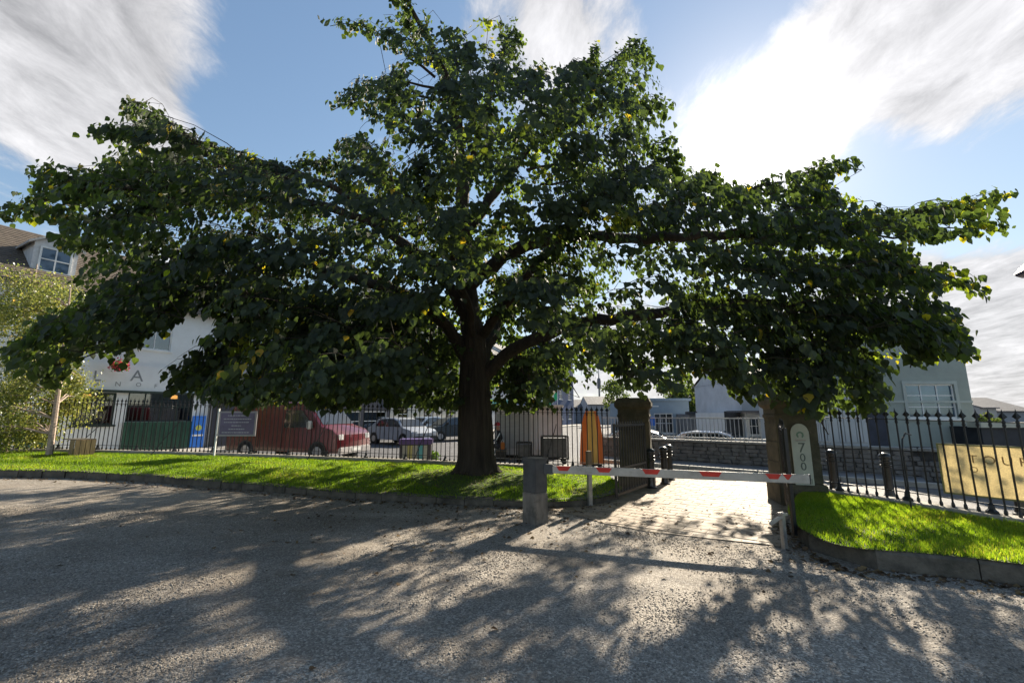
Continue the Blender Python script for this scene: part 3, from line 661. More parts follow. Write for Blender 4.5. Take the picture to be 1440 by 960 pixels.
# outer boughs that shape the outline
BO = [
 [(390, 275, 8.8), (260, 240, 8.5), (150, 240, 8.3), (48, 236, 8.2)], [(290, 195, 9.0), (200, 180, 8.8), (122, 182, 8.7)], [(310, 225, 8.9), (220, 213, 8.8), (145, 228, 8.6)],
 [(430, 260, 9.0), (345, 212, 9.0), (392, 236, 9.0)], [(300, 355, 7.6), (210, 440, 7.2), (130, 490, 7.2), (70, 505, 7.2)], [(400, 365, 8.2), (350, 450, 7.7), (300, 510, 7.6), (255, 545, 7.6)],
 [(250, 265, 8.5), (160, 320, 8.1), (115, 338, 8.0)], [(480, 385, 8.7), (420, 460, 8.2), (370, 520, 8.0), (340, 555, 8.0)], [(560, 410, 9.2), (520, 480, 8.8), (480, 540, 8.6), (470, 565, 8.6)],
 [(600, 425, 9.8), (570, 490, 9.6), (550, 550, 9.5), (545, 570, 9.5)], [(540, 320, 9.5), (490, 230, 9.5), (435, 216, 9.4)], [(560, 300, 9.6), (545, 220, 9.6), (500, 192, 9.5)],
 [(612, 100, 9.3), (560, 60, 9.0), (505, 22, 8.8), (464, 28, 8.8)], [(636, 125, 9.5), (560, 105, 9.2), (500, 122, 9.0), (469, 146, 9.0)], [(630, 130, 9.5), (575, 125, 9.2), (520, 160, 9.1)], [(655, 200, 9.9), (640, 100, 9.5), (632, 42, 9.4)],
 [(690, 130, 9.7), (740, 90, 9.7), (778, 95, 9.7)], [(760, 190, 10), (800, 110, 10), (830, 72, 9.8)], [(800, 150, 9.9), (880, 130, 9.7), (940, 142, 9.5)], [(740, 230, 10), (850, 205, 9.6), (944, 192, 9.2)], [(760, 250, 9.8), (880, 235, 9.3), (942, 210, 9.1)],
 [(900, 335, 8.8), (1000, 275, 8.5), (1100, 246, 8.2), (1180, 224, 8.0), (1212, 230, 8.0)], [(900, 330, 8.8), (960, 250, 8.8), (990, 238, 8.8)], [(1100, 328, 8.0), (1250, 325, 7.8), (1340, 308, 7.8), (1412, 317, 7.8)],
 [(1130, 400, 7.2), (1220, 366, 7.1), (1310, 372, 7.0), (1365, 386, 7.0), (1388, 410, 7.0)], [(1160, 335, 7.8), (1230, 345, 7.6), (1290, 364, 7.4)], [(1020, 425, 7.3), (1090, 480, 6.6), (1140, 545, 6.3), (1165, 602, 6.2)],
 [(1130, 425, 6.9), (1200, 490, 6.4), (1235, 570, 6.3)], [(950, 435, 7.8), (1000, 490, 7.0), (1045, 545, 6.8)], [(850, 450, 8.6), (885, 500, 7.9), (905, 545, 7.7)], [(1240, 445, 6.8), (1290, 480, 6.7), (1280, 508, 6.7)], [(1130, 425, 6.9), (1150, 500, 6.2), (1100, 555, 6.1)],
 [(760, 470, 9.5), (790, 520, 9.2), (815, 550, 9.1)], [(480, 385, 8.7), (450, 480, 7.6), (430, 550, 7.4)], [(560, 410, 9.2), (560, 470, 8.2), (520, 545, 8.0)], [(400, 365, 8.2), (330, 440, 7.0), (310, 520, 6.9)], [(600, 425, 9.8), (610, 500, 10.8), (600, 565, 11.2)], [(540, 390, 12.8), (520, 470, 12.2), (500, 560, 11.8)], [(460, 370, 14), (400, 480, 12.6), (390, 560, 12)], [(740, 380, 12.6), (760, 480, 12.4), (720, 560, 11.8)], [(300, 355, 7.6), (260, 400, 6.6), (200, 460, 6.5)], [(250, 265, 8.5), (180, 300, 8.2), (110, 300, 8.1)], [(720, 480, 10.4), (740, 530, 10.8), (750, 565, 11)], [(1000, 333, 8.3), (1090, 290, 7.6), (1150, 270, 7.3)], [(1240, 445, 6.8), (1300, 430, 6.8), (1345, 455, 6.8)],
]
for b in BO: limb(b, .035, .007, (.25, 1), nm='bough', wob=.14)

# --- filler sprays through the crown's volume
CP = [(0,313),(0,292),(20,290),(28,274),(55,262),(42,236),(48,229),(80,228),(110,234),(140,246),(150,240),(138,229),(160,214),(200,207),(185,202),(160,196),(140,194),(120,184),(124,177),(150,173),(178,174),(165,168),(148,164),(152,156),(168,150),(176,138),(195,131),(215,137),(245,155),(250,166),(273,183),(300,188),(330,200),(355,214),(385,229),(425,222),(442,208),(470,195),(494,185),(530,198),(545,188),(541,171),(516,163),(494,146),(467,151),(465,137),(480,119),(505,105),(516,96),(559,91),(581,92),(572,86),(568,76),(548,70),(530,52),(512,48),(490,51),(487,37),(460,33),(476,13),(501,10),(512,21),(543,11),(534,-10),(540,-30),(600,-30),(625,0),(632,14),(612,24),(604,46),(618,70),(631,66),(621,46),(628,31),(650,28),(657,42),(678,24),(690,13),(707,9),(723,17),(723,46),(741,53),(755,73),(768,82),(762,94),(769,107),(787,104),(797,89),(815,68),(841,57),(866,60),(888,49),(906,53),(916,87),(913,107),(938,125),(946,144),(932,155),(938,171),(950,188),(946,206),(949,220),(967,230),(986,239),(990,228),(1009,237),(1024,247),(1050,249),(1072,245),(1102,236),(1132,237),(1155,224),(1189,214),(1209,215),(1213,230),(1200,231),(1178,247),(1163,259),(1189,273),(1215,275),(1237,280),(1275,276),(1312,265),(1369,265),(1413,263),(1428,273),(1403,279),(1386,290),(1403,299),(1421,314),(1410,322),(1384,331),(1342,335),(1316,338),(1294,336),(1275,342),(1258,325),(1240,322),(1222,330),(1210,338),(1250,346),(1287,351),(1292,366),(1270,372),(1262,380),(1290,381),(1320,380),(1342,382),(1372,389),(1389,402),(1386,415),(1372,412),(1350,402),(1325,405),(1310,420),(1332,432),(1356,452),(1352,466),(1362,480),(1368,498),(1355,506),(1335,500),(1320,510),(1300,517),(1272,510),(1266,498),(1247,505),(1252,520),(1247,540),(1252,560),(1241,576),(1226,591),(1200,599),(1180,602),(1160,608),(1148,598),(1125,588),(1108,572),(1090,548),(1078,550),(1055,562),(1040,556),(1020,546),(1000,530),(975,526),(955,546),(940,541),(905,536),(900,556),(880,546),(860,530),(850,506),(843,530),(832,547),(820,530),(812,512),(803,516),(800,540),(780,546),(766,574),(740,572),(700,578),(640,576),(600,574),(560,572),(520,562),(490,574),(472,578),(440,571),(420,562),(370,567),(330,572),(300,566),(275,560),(265,546),(240,545),(228,528),(214,514),(245,505),(285,479),(296,470),(310,452),(295,440),(270,447),(255,461),(225,470),(213,480),(180,502),(195,512),(175,514),(158,500),(150,482),(130,490),(100,516),(85,540),(60,540),(30,520),(0,497),(33,472),(67,437),(100,398),(135,364),(160,352),(125,350),(108,348),(85,347),(60,350),(75,336),(105,328),(90,322),(78,306),(62,308),(45,311),(28,306)]
CPv = [Vector((a, b, 0)) for a, b in CP]
HOLES = [(598, 112, 24, 22, .9), (76, 285, 14, 6, .8), (225, 205, 22, 8, .8), (365, 222, 12, 6, .3), (1338, 318, 26, 7, .85), (725, 445, 30, 22, .5), (300, 205, 40, 20, .6), (985, 300, 35, 30, .5),  (560, 495, 40, 40, .35), (800, 525, 40, 25, .6), (870, 540, 40, 20, .6), (915, 330, 30, 25, .3)]
sprays = []                                          # (position, outward direction, length, n leaves)
def outward(p):
    d = Vector((p.x-TB.x, p.y-TB.y, 0)); d = d.normalized() if d.length > .3 else Vector((random.uniform(-1, 1), random.uniform(-1, 1), 0)).normalized()
    return d
tries = 0; nfill = 0
while nfill < 1280 and tries < 60000:
    tries += 1; px, py = random.uniform(0, 1440), random.uniform(20, 600)
    if not inside(Vector((px, py, 0)), CPv): continue
    if any(((px-h[0])/h[2])**2 + ((py-h[1])/h[3])**2 < 1 and random.random() < h[4] for h in HOLES): continue
    ex_ = min(1, abs(px-690)/740); ry = 4.6*math.sqrt(max(.05, 1-ex_**2)); s_ = random.uniform(-1, 1)
    s_ = -abs(s_)**.7 if random.random() < .62 else abs(s_)
    cen = 10.2 - 3.0*ex_ ** 1.2 - (.9 if py < 200 else 0)
    dd = cen + ry*s_*.92
    core = ((px-665)/85)**2 + ((py-480)/85)**2 < 1                     # open space round the fork: leaves only behind
    if core:
        dd = random.uniform(11.2, 15)
    dd = max(5.4, dd)
    p = at(px, py, dd)
    if p.z < 1.95 + .25*random.random(): continue
    o_ = outward(p); ln_ = random.uniform(.7, 1.2); sprays.append((p - o_*ln_*.5, o_, ln_, random.randint(40, 62))); nfill += 1
for (x0, x1, y0, y1, d0, d1, nn) in ((390, 650, 400, 566, 10.8, 14.5, 120), (380, 600, 400, 560, 7.6, 9.6, 80), (700, 860, 380, 530, 10.8, 14.5, 70), (560, 650, 330, 440, 8.6, 9.8, 28), (690, 800, 350, 440, 8.6, 9.6, 22), (560, 640, 470, 570, 9.2, 10.6, 34), (700, 790, 500, 570, 10.2, 12, 26)):
    for k in range(nn):
        p = at(random.uniform(x0, x1), random.uniform(y0, y1), random.uniform(d0, d1))
        if p.z < 1.95: continue
        o_ = outward(p); ln_ = random.uniform(.7, 1.1); sprays.append((p - o_*ln_*.5, o_, ln_, random.randint(40, 62)))
for P_, (u0, u1) in SPINES:
    n = len(P_); i0 = int(u0*(n-1))
    for i in range(i0, n):
        d = (P_[min(i+1, n-1)]-P_[max(i-1, 0)]).normalized()
        side = d.cross(Vector((0, 0, 1))).normalized()
        for sgn in (-1, 1, random.choice((-1, 1))):
            dir_ = (d*random.uniform(.5, 1.0) + side*sgn*random.uniform(.3, .9)); dir_.z *= .4; dir_.normalize()
            tipf = (i-i0)/max(1, n-1-i0)
            sprays.append((P_[i] + Vector((0, 0, random.uniform(.0, .10))), dir_, random.uniform(.4, .75)*(1-.3*tipf), random.randint(24, 30)))
        if i == n-1: sprays.append((P_[i], d, .35, 14))

# --- leaves
tmpl = np.array([(0, 0, 0), (.40, .18, .05), (.47, .48, .03), (.22, .80, -.06), (0, 1.06, -.16), (-.22, .80, -.06), (-.47, .48, .03), (-.40, .18, .05), (0, .45, -.06)], float)
tmpl[:, 2] *= 1.0
tri = np.array([(8, 0, 1), (8, 1, 2), (8, 2, 3), (8, 3, 4), (8, 4, 5), (8, 5, 6), (8, 6, 7), (8, 7, 0)])
LP, LT, LNm, LS, LTint = [], [], [], [], []

def proj(p):
    c, s = math.cos(PITCH), math.sin(PITCH); dz = p.z-EYE; zc = p.y*c + dz*s; return 720+FPX*p.x/zc, 480-FPX*(dz*c - p.y*s)/zc
twigs = MB(); NP = np.array([tuple(p) for p, r in NODES]); NR = np.array([r for p, r in NODES])
dist_to_trunk = np.hypot(NP[:, 0]-TB.x, NP[:, 1]-TB.y)
NPl = [tuple(p) for p, r in NODES]; NRl = [r for p, r in NODES]
first = np.array([np.linalg.norm(NP-np.array(s_[0]), axis=1).min() if s_[3] > 30 else -1 for s_ in sprays])
sprays = [sprays[i] for i in np.argsort(first)]
NBUF = np.zeros((len(NPl)+2*len(sprays)+4, 3)); NBUF[:len(NPl)] = NPl; NRB = np.zeros(len(NBUF)); NRB[:len(NRl)] = NRl; NCNT = len(NPl)
for (p, d, ln, nl) in sprays:
    # twig path: outward, then drooping
    q0 = p; rise = random.uniform(.0, .25)
    pts_ = [q0, q0 + d*ln*.4 + Vector((0, 0, rise*ln*.35)), q0 + d*ln*.75 + Vector((0, 0, rise*ln*.3 - .05)), q0 + d*ln + Vector((0, 0, -.10 - .18*ln))]
    if nl > 30 and not (inside(Vector((*proj(q0), 0)), CPv) and inside(Vector((*proj(pts_[2]), 0)), CPv)): continue
    if nl > 30:
        dv = np.linalg.norm(NBUF[:NCNT] - np.array(q0), axis=1); near = np.nonzero(dv < dv.min()*1.35+.1)[0]; j = int(random.choice(list(near))); nb_ = Vector(NBUF[j])
        mid = nb_.lerp(q0, .5) + Vector((random.uniform(-.15, .15), random.uniform(-.15, .15), .12*min(1.5, dv[j])))
        r0 = min(max(.006, float(NRB[j])*.7), .007 + .006*dv[j]); NBUF[NCNT] = tuple(q0); NRB[NCNT] = .009; NBUF[NCNT+1] = tuple(pts_[1]); NRB[NCNT+1] = .008; NCNT += 2; twigs.tube([nb_, mid, q0], [r0, r0*.7, .007], 5, cap=False)
    if inside(Vector((*proj(pts_[3]), 0)), CPv): twigs.tube(pts_, [.007, .005, .004, .002], 4, cap=False)
    elif inside(Vector((*proj(pts_[1]), 0)), CPv): twigs.tube(pts_[:2], [.007, .003], 4, cap=False)
    side = d.cross(Vector((0, 0, 1))).normalized(); tint0 = .45 + .30*mnoise.noise(q0*.45) + random.gauss(0, .09)
    yel = (q0.x > 6.4 and random.random() < .22) or random.random() < .012
    wdt = ln*.42
    for k in range(nl):
        u = random.random()**.8; w_ = random.gauss(0, .5)*wdt*(1.1-.6*u)
        i = min(2, int(u*3)); b_ = pts_[i].lerp(pts_[i+1], u*3-i)
        pos = b_ + side*w_ + Vector((0, 0, -abs(w_)*.35 + (random.uniform(-.16, 0) if nl > 30 else random.uniform(-.24, .13))))
        t_ = Vector((0, 0, -1))*random.uniform(.55, 1.2) + d*random.uniform(.0, .7) + side*(.6*w_/max(.05, wdt) + random.gauss(0, .3)); t_.normalize()
        nm_ = d*.55 + Vector((0, 0, random.uniform(.15, 1.0))) + side*(.5*w_/max(.05, wdt)) + Vector((random.gauss(0, .33), random.gauss(0, .33), random.gauss(0, .2)))
        
        if True:                                    # keep the crown's outline and its gaps open
            px_, py_ = proj(pos - Vector((0, 0, .05)))
            jx, jy = random.gauss(0, 6.5), random.gauss(0, 5)
            if not inside(Vector((px_+jx, py_+jy, 0)), CPv): continue
            if any(((px_-h[0])/h[2])**2 + ((py_-h[1])/h[3])**2 < .8 and h[4] > .75 for h in HOLES): continue
        LP.append(pos); LT.append(t_); LNm.append(nm_); LS.append(min(.15, max(.045, random.gauss(.102, .024)))*(1.08 if nl < 30 else 1))
        tv = tint0 + random.gauss(0, .10)
        if yel: tv = random.uniform(.84, .97)
        elif random.random() < .012: tv = random.uniform(.9, 1.0)
        LTint.append(min(1, max(0, tv)))
o = twigs.build('twigs', bark_m, tree); tag(o, kind='stuff')
LP = np.array([tuple(v) for v in LP]); LT = np.array([tuple(v) for v in LT]); LNm = np.array([tuple(v) for v in LNm]); LS = np.array(LS); LTint = np.array(LTint)
ok = LP[:, 2] > 1.68
LP, LT, LNm, LS, LTint = LP[ok], LT[ok], LNm[ok], LS[ok], LTint[ok]
LNm = LNm - LT*(LNm*LT).sum(1, keepdims=True); LNm /= np.linalg.norm(LNm, axis=1, keepdims=True)+1e-9
LX = np.cross(LT, LNm)
def leaf_verts(idx):
    s = LS[idx][:, None, None]; return LP[idx][:, None] + s*(tmpl[None, :, 0:1]*LX[idx][:, None] + tmpl[None, :, 1:2]*LT[idx][:, None] + tmpl[None, :, 2:3]*LNm[idx][:, None])
# the leaves that show largest are pieces of their own, the rest one mass
camp = np.array((0, 0, EYE)); dcam = np.linalg.norm(LP-camp, axis=1)
fx = LP[:, 0]/np.maximum(.1, LP[:, 1]); size = np.where(np.abs(fx) < 1.15, LS/dcam*np.abs((LNm*(LP-camp)).sum(1)/dcam), 0)
order = np.argsort(-size); solo = order[:290]; rest = order[290:]
nl_ = len(rest)
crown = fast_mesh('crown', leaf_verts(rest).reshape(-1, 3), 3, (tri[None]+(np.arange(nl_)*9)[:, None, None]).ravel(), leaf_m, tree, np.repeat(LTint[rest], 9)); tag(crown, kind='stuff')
lms = []
for k in range(8):
    me = bpy.data.meshes.new('leaf'); sh = tmpl.copy(); sh[:, 2] *= random.uniform(.4, 1.8); sh[:, 0] *= random.uniform(.85, 1.1)
    me.from_pydata(sh.tolist(), [], tri.tolist()); me.materials.append(leaf_m); a_ = me.attributes.new('tint', 'FLOAT', 'POINT'); a_.data.foreach_set('value', np.full(9, .25+.08*k, dtype=np.float32)); lms.append(me)
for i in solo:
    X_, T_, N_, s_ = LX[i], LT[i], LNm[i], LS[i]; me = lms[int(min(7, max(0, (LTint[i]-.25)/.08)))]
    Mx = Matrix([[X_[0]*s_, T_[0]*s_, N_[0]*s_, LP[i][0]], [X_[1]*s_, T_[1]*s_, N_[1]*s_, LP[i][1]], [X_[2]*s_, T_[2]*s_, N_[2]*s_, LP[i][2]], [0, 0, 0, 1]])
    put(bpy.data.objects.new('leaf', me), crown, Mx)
print('LEAVES', len(LP), 'SPRAYS', len(sprays))

# fallen leaves on the gravel, the lawn edge and along the kerbs
def litter(n, label):
    P_ = []
    while len(P_) < n:
        r = random.random()
        if r < .12:
            a = random.uniform(0, 6.28); rr = .5+abs(random.gauss(0, .7)); p = Vector((TB.x+rr*math.cos(a), TB.y+rr*math.sin(a), 0)); z = lawn_pt_l((p.x+24)/26.3, min(1, max(0, (p.y-8.1)/4.2))).z+.02
            if p.y < 8.5: continue
        elif r < .42:
            q = along(KL, random.uniform(.35, .97)); p = q + Vector((random.gauss(0, .12), -abs(random.gauss(0, .25))-.02, 0)); z = zg(p.x)
        elif r < .68:
            q = along(KR, random.uniform(.12, .8)); c = Vector((6, 6.5, 0)); p = q + (q-c).normalized()*abs(random.gauss(0, .22)); z = 0
        else:
            p = Vector((random.gauss(1.4, 2.6), 8.2-abs(random.gauss(0, 1.6)), 0)); z = zg(p.x)
        if inside(Vector((p.x, p.y, 0)), KRP): continue
        P_.append((p.x, p.y, z+.012))
    P_ = np.array(P_); n = len(P_); a = RNG.uniform(0, 6.28, n); X = np.stack([np.cos(a), np.sin(a), RNG.normal(0, .3, n)], 1); Tt = np.stack([-np.sin(a), np.cos(a), RNG.normal(0, .3, n)], 1); Nn = np.cross(X, Tt)
    s = RNG.uniform(.025, .06, n)[:, None, None]
    Vv = P_[:, None] + s*(tmpl[None, :, 0:1]*X[:, None] + tmpl[None, :, 1:2]*Tt[:, None] + 1.8*tmpl[None, :, 2:3]*Nn[:, None]); Vv[..., 2] = np.maximum(Vv[..., 2], P_[:, None, 2]-.006)
    lm = leafmat('fallen_leaf', [(0, (.05, .03, .015)), (.5, (.11, .065, .03)), (1, (.20, .13, .05))], .15, (1.5, 1.4, 1), .7)
    o = fast_mesh('fallen_leaves', Vv.reshape(-1, 3), 3, (tri[None]+(np.arange(n)*9)[:, None, None]).ravel(), lm, None, np.repeat(RNG.random(n), 9)); tag(o, label, 'leaf litter', kind='stuff')
litter(2600, 'brown fallen leaves scattered along the kerbs and the gravel')

# ---------------------------------------------------------------- birch at the left end of the lawn
birch_bark = mat('birch_bark', (.42, .32, .25), .8, .3, 10, .006, 30, stretch=(1, 1, 2.5), dirt=((.08, .06, .045), 9, .6, .8))
birch_leaf = leafmat('birch_leaf', [(0, (.08, .12, .03)), (.5, (.16, .19, .055)), (.85, (.26, .25, .09)), (1, (.36, .24, .08))], .5, (2.0, 1.85, 1.2), .35)
def small_tree(name, label, base, h, rx, rz, n, ls, lmat, bark, r0, seed, lean=(0, 0), zc=None, cat='tree', gap=.0, grp=None, weep=.0, blobs=26, coff=None):
    rs = random.Random(seed); base = Vector(base); t = thing(name, label, cat, base, grp)
    top = base + Vector((lean[0], lean[1], h*.92)); P_ = [base + Vector((0, 0, -.1)), base + Vector((0, 0, h*.3)) + Vector((lean[0], lean[1], 0))*.2, base + Vector((0, 0, h*.6)) + Vector((lean[0], lean[1], 0))*.55, top]
    P_ = smooth_line(P_, 2); n_ = len(P_); MB().tube(P_, [r0*(1-.85*i/(n_-1)) for i in range(n_)], 8).build('trunk', bark, t, smooth=True)
    cz = zc if zc is not None else base.z+h*.62
    cl = []; cx0, cy0 = coff if coff else (lean[0]*.6, lean[1]*.6)
    br = MB()
    for k in range(blobs):
        a = rs.uniform(0, 6.28); uu = rs.uniform(-1, 1); rr = rs.random()**.45
        c = Vector((base.x+cx0 + rx*rr*math.cos(a)*math.sqrt(1-uu*uu*.7), base.y+cy0 + rx*rr*math.sin(a)*math.sqrt(1-uu*uu*.7), cz + rz*uu*.9))
        cl.append((c, rs.uniform(.55, 1.0)*rx*.42)); hit = min(P_, key=lambda q: (q-c).length + (2 if q.z > c.z else 0))
        br.tube([hit, hit.lerp(c, .55)+Vector((0, 0, .12)), c], [r0*.3, r0*.2, .006], 5, cap=False)
    br.build('branches', bark, t)
    P2, T2, N2, S2, A2 = [], [], [], [], []
    for k in range(n):
        c, rr = cl[rs.randrange(len(cl))]; v = Vector((rs.gauss(0, 1), rs.gauss(0, 1), rs.gauss(0, .8))); v = v.normalized()*rr*rs.random()**.4
        p = c+v; p.z -= weep*rs.random()*rr*1.5
        tt_ = Vector((rs.gauss(0, .5), rs.gauss(0, .5), -1)).normalized(); nn_ = v.normalized()+Vector((rs.gauss(0, .6), rs.gauss(0, .6), rs.gauss(.2, .5))); nn_ = nn_-tt_*nn_.dot(tt_); nn_.normalize()
        P2.append(p); T2.append(tt_); N2.append(nn_); S2.append(ls*rs.uniform(.6, 1.2)); A2.append(min(1, max(0, .45+.3*mnoise.noise(p*1.2)+rs.gauss(0, .16))))
    P2, T2, N2 = (np.array([tuple(v) for v in q]) for q in (P2, T2, N2)); X2 = np.cross(T2, N2); S2 = np.array(S2)[:, None, None]
    q5 = np.array([(0, 0, 0), (.42, .4, .03), (0, 1, -.08), (-.42, .4, .03)]); Vv = P2[:, None] + S2*(q5[None, :, 0:1]*X2[:, None]+q5[None, :, 1:2]*T2[:, None]+q5[None, :, 2:3]*N2[:, None])
    o = fast_mesh('crown', Vv.reshape(-1, 3), 3, (np.array([(0, 1, 2), (0, 2, 3)])[None]+(np.arange(n)*4)[:, None, None]).ravel(), lmat, t, np.repeat(np.array(A2), 4)); tag(o, kind='stuff')
    return t
bb = at(69, 640, 12.5); bb.z = .52
small_tree('birch_tree', 'young birch with pale bark and small yellow-green leaves at the end of the lawn', bb, 5.4, 1.2, 2.3, 12000, .07, birch_leaf, birch_bark, .085, 3, lean=(-.35, .1), coff=(-1.0, .1), zc=3.1, weep=.7, blobs=46)
bb2 = at(5, 640, 13.0); bb2.z = .55
small_tree('birch_tree', 'bushy birch crowded in at the left edge behind the young birch', bb2, 6.3, 1.75, 2.75, 15000, .07, birch_leaf, birch_bark, .08, 5, lean=(-.1, 0), zc=3.55, weep=.7, blobs=40)

# ---------------------------------------------------------------- buildings
def clear_glass():
    m = bpy.data.materials.new('window_glass'); m.use_nodes = True; t = m.node_tree; t.nodes.clear()
    o = t.nodes.new('ShaderNodeOutputMaterial'); a = t.nodes.new('ShaderNodeBsdfTransparent'); a.inputs[0].default_value = (.6, .64, .64, 1); g = t.nodes.new('ShaderNodeBsdfGlossy'); g.inputs['Roughness'].default_value = .03
    f = t.nodes.new('ShaderNodeFresnel'); f.inputs[0].default_value = 1.5
    ad_ = t.nodes.new('ShaderNodeMath'); ad_.operation = 'ADD'; ad_.inputs[1].default_value = .12; ad_.use_clamp = True; t.links.new(f.outputs[0], ad_.inputs[0])
    mx = t.nodes.new('ShaderNodeMixShader'); t.links.new(ad_.outputs[0], mx.inputs[0]); t.links.new(a.outputs[0], mx.inputs[1]); t.links.new(g.outputs[0], mx.inputs[2]); t.links.new(mx.outputs[0], o.inputs[0]); return m
GLASS = clear_glass(); room_m = mat('dark_room', (.03, .03, .03), .9, .4, 1.5)
white_m = mat('white_paint', (.72, .73, .72), .55, .06, 2); 
class Facade:
    """a wall plane: origin, run direction, outward normal; openings are real holes with frames and panes"""
    def __init__(s, root, o, d, nrm, length, z0, z1, wm, depth=6.0, th=.16):
        s.root, s.o, s.d, s.n, s.len, s.z0, s.z1, s.wm, s.depth, s.th = root, Vector(o), Vector(d), Vector(nrm), length, z0, z1, wm, depth, th; s.holes = []
    def P(s, u, z, out=0.0): return Vector((*(s.o + s.d*u + s.n*out).xy, z))
    def hit(s, px, py, out=0.0):
        r = ray(px, py); o_ = s.o + s.n*out; den_ = r.x*s.n.x + r.y*s.n.y; k = (o_.x*s.n.x + o_.y*s.n.y)/den_
        p = Vector((0, 0, EYE)) + r*k; return (p-s.o).dot(s.d), p.z
    def rect(s, px0, py0, px1, py1):
        (ua, za), (ub, zb) = s.hit(px0, py1), s.hit(px1, py0); (uc, zc), (ud, zd) = s.hit(px0, py0), s.hit(px1, py1); return min(ua, uc), min(za, zd), max(ub, ud), max(zb, zc)
    def window(s, r, fm, nu=1, nv=1, sill=True, fw=.05, name='window', glass=None, surround=None):
        u0, z0, u1, z1 = r; s.holes.append(r); m = MB(); back = -s.th*.6
        def slab(a, b, c, d_, o0, o1): m.prism([(a, b), (c, b), (c, d_), (a, d_)], lambda u, v, w: s.P(u, v, w), o0, o1)
        f0, f1 = back, back+.06
        slab(u0, z0, u1, z0+fw, f0, f1); slab(u0, z1-fw, u1, z1, f0, f1); slab(u0, z0+fw, u0+fw, z1-fw, f0, f1); slab(u1-fw, z0+fw, u1, z1-fw, f0, f1)
        g1 = f1-.012
        for i in range(1, nu): x = u0+(u1-u0)*i/nu; slab(x-fw*.35, z0+fw, x+fw*.35, z1-fw, f0, g1)
        for j in range(1, nv): z = z0+(z1-z0)*j/nv; slab(u0+fw, z-fw*.35, u1-fw, z+fw*.35, f0, g1-.006)
        w_ = m.build(name, fm, s.root)
        for i in range(nu):
            for j in range(nv):
                a, b, c, d_ = u0+(u1-u0)*i/nu+fw*.4, z0+(z1-z0)*j/nv+fw*.4, u0+(u1-u0)*(i+1)/nu-fw*.4, z0+(z1-z0)*(j+1)/nv-fw*.4
                q = MB(); q.prism([(a, b), (c, b), (c, d_), (a, d_)], lambda u, v, w: s.P(u, v, w), back+.022, back+.028); q.build('pane', glass or GLASS, w_)
        if sill:
            q = MB(); q.prism([(u0-.08, z0-.07), (u1+.08, z0-.07), (u1+.08, z0), (u0-.08, z0)], lambda u, v, w: s.P(u, v, w), -.02, .07); q.build('sill', fm if sill is True else sill, w_)
        if surround:
            q = MB(); k = .11
            for (a, b, c, d_) in ((u0-k, z1, u1+k, z1+k), (u0-k, z0, u0, z1), (u1, z0, u1+k, z1)): q.prism([(a, b), (c, b), (c, d_), (a, d_)], lambda u, v, w: s.P(u, v, w), .002, .035)
            q.build('surround', surround, w_)
        # a dark room behind
        q = MB(); e = .25; rm = [(u0-e, z0-e), (u1+e, z0-e), (u1+e, z1+e), (u0-e, z1+e)]
        pts_ = [s.P(u, z, -s.th-.005) for u, z in rm] + [s.P(u, z, -1.6) for u, z in rm]
        q.add(pts_, [(4, 5, 6, 7), (0, 1, 5, 4), (1, 2, 6, 5), (2, 3, 7, 6), (3, 0, 4, 7)]); q.build('room', room_m, w_)
        return w_
    def finish(s):
        us = sorted({0, s.len} | {h[0] for h in s.holes} | {h[2] for h in s.holes}); zs = sorted({s.z0, s.z1} | {h[1] for h in s.holes} | {h[3] for h in s.holes})
        us = [u for u in us if -1e-6 <= u <= s.len+1e-6]; zs = [z for z in zs if s.z0-1e-6 <= z <= s.z1+1e-6]
        m = MB()
        for a, b in zip(us, us[1:]):
            for c, d_ in zip(zs, zs[1:]):
                if any(h[0]-1e-6 <= a and b <= h[2]+1e-6 and h[1]-1e-6 <= c and d_ <= h[3]+1e-6 for h in s.holes): continue
                m.quad(s.P(a, c), s.P(b, c), s.P(b, d_), s.P(a, d_))
        for u0, z0, u1, z1 in s.holes:
            for (a, b) in (((u0, z0), (u1, z0)), ((u1, z0), (u1, z1)), ((u1, z1), (u0, z1)), ((u0, z1), (u0, z0))):
                m.quad(s.P(*a), s.P(*b), s.P(*b, -s.th-.01), s.P(*a, -s.th-.01))
        D_ = -s.depth
        m.quad(s.P(0, s.z0), s.P(0, s.z1), s.P(0, s.z1, D_), s.P(0, s.z0, D_)); m.quad(s.P(s.len, s.z0), s.P(s.len, s.z1), s.P(s.len, s.z1, D_), s.P(s.len, s.z0, D_)); m.quad(s.P(0, s.z0, D_), s.P(0, s.z1, D_), s.P(s.len, s.z1, D_), s.P(s.len, s.z0, D_))
        m.quad(s.P(0, s.z1, -.005), s.P(s.len, s.z1, -.005), s.P(s.len, s.z1, D_), s.P(0, s.z1, D_))
        m.build('wall', s.wm, s.root)
    def panel(s, r, o0, o1, name, pm, parent=None):
        u0, z0, u1, z1 = r; m = MB(); m.prism([(u0, z0), (u1, z0), (u1, z1), (u0, z1)], lambda u, v, w: s.P(u, v, w), o0, o1); return m.build(name, pm, parent or s.root)
    def text(s, body, size, u, z, m, parent, out=.06, name='lettering'):
        Mx = Matrix.Translation(s.P(u, z, out)) @ Matrix([[s.d.x, 0, s.n.x, 0], [s.d.y, 0, s.n.y, 0], [0, 1, 0, 0], [0, 0, 0, 1]])
        return text_mesh(body, size, m, Mx, parent, name)
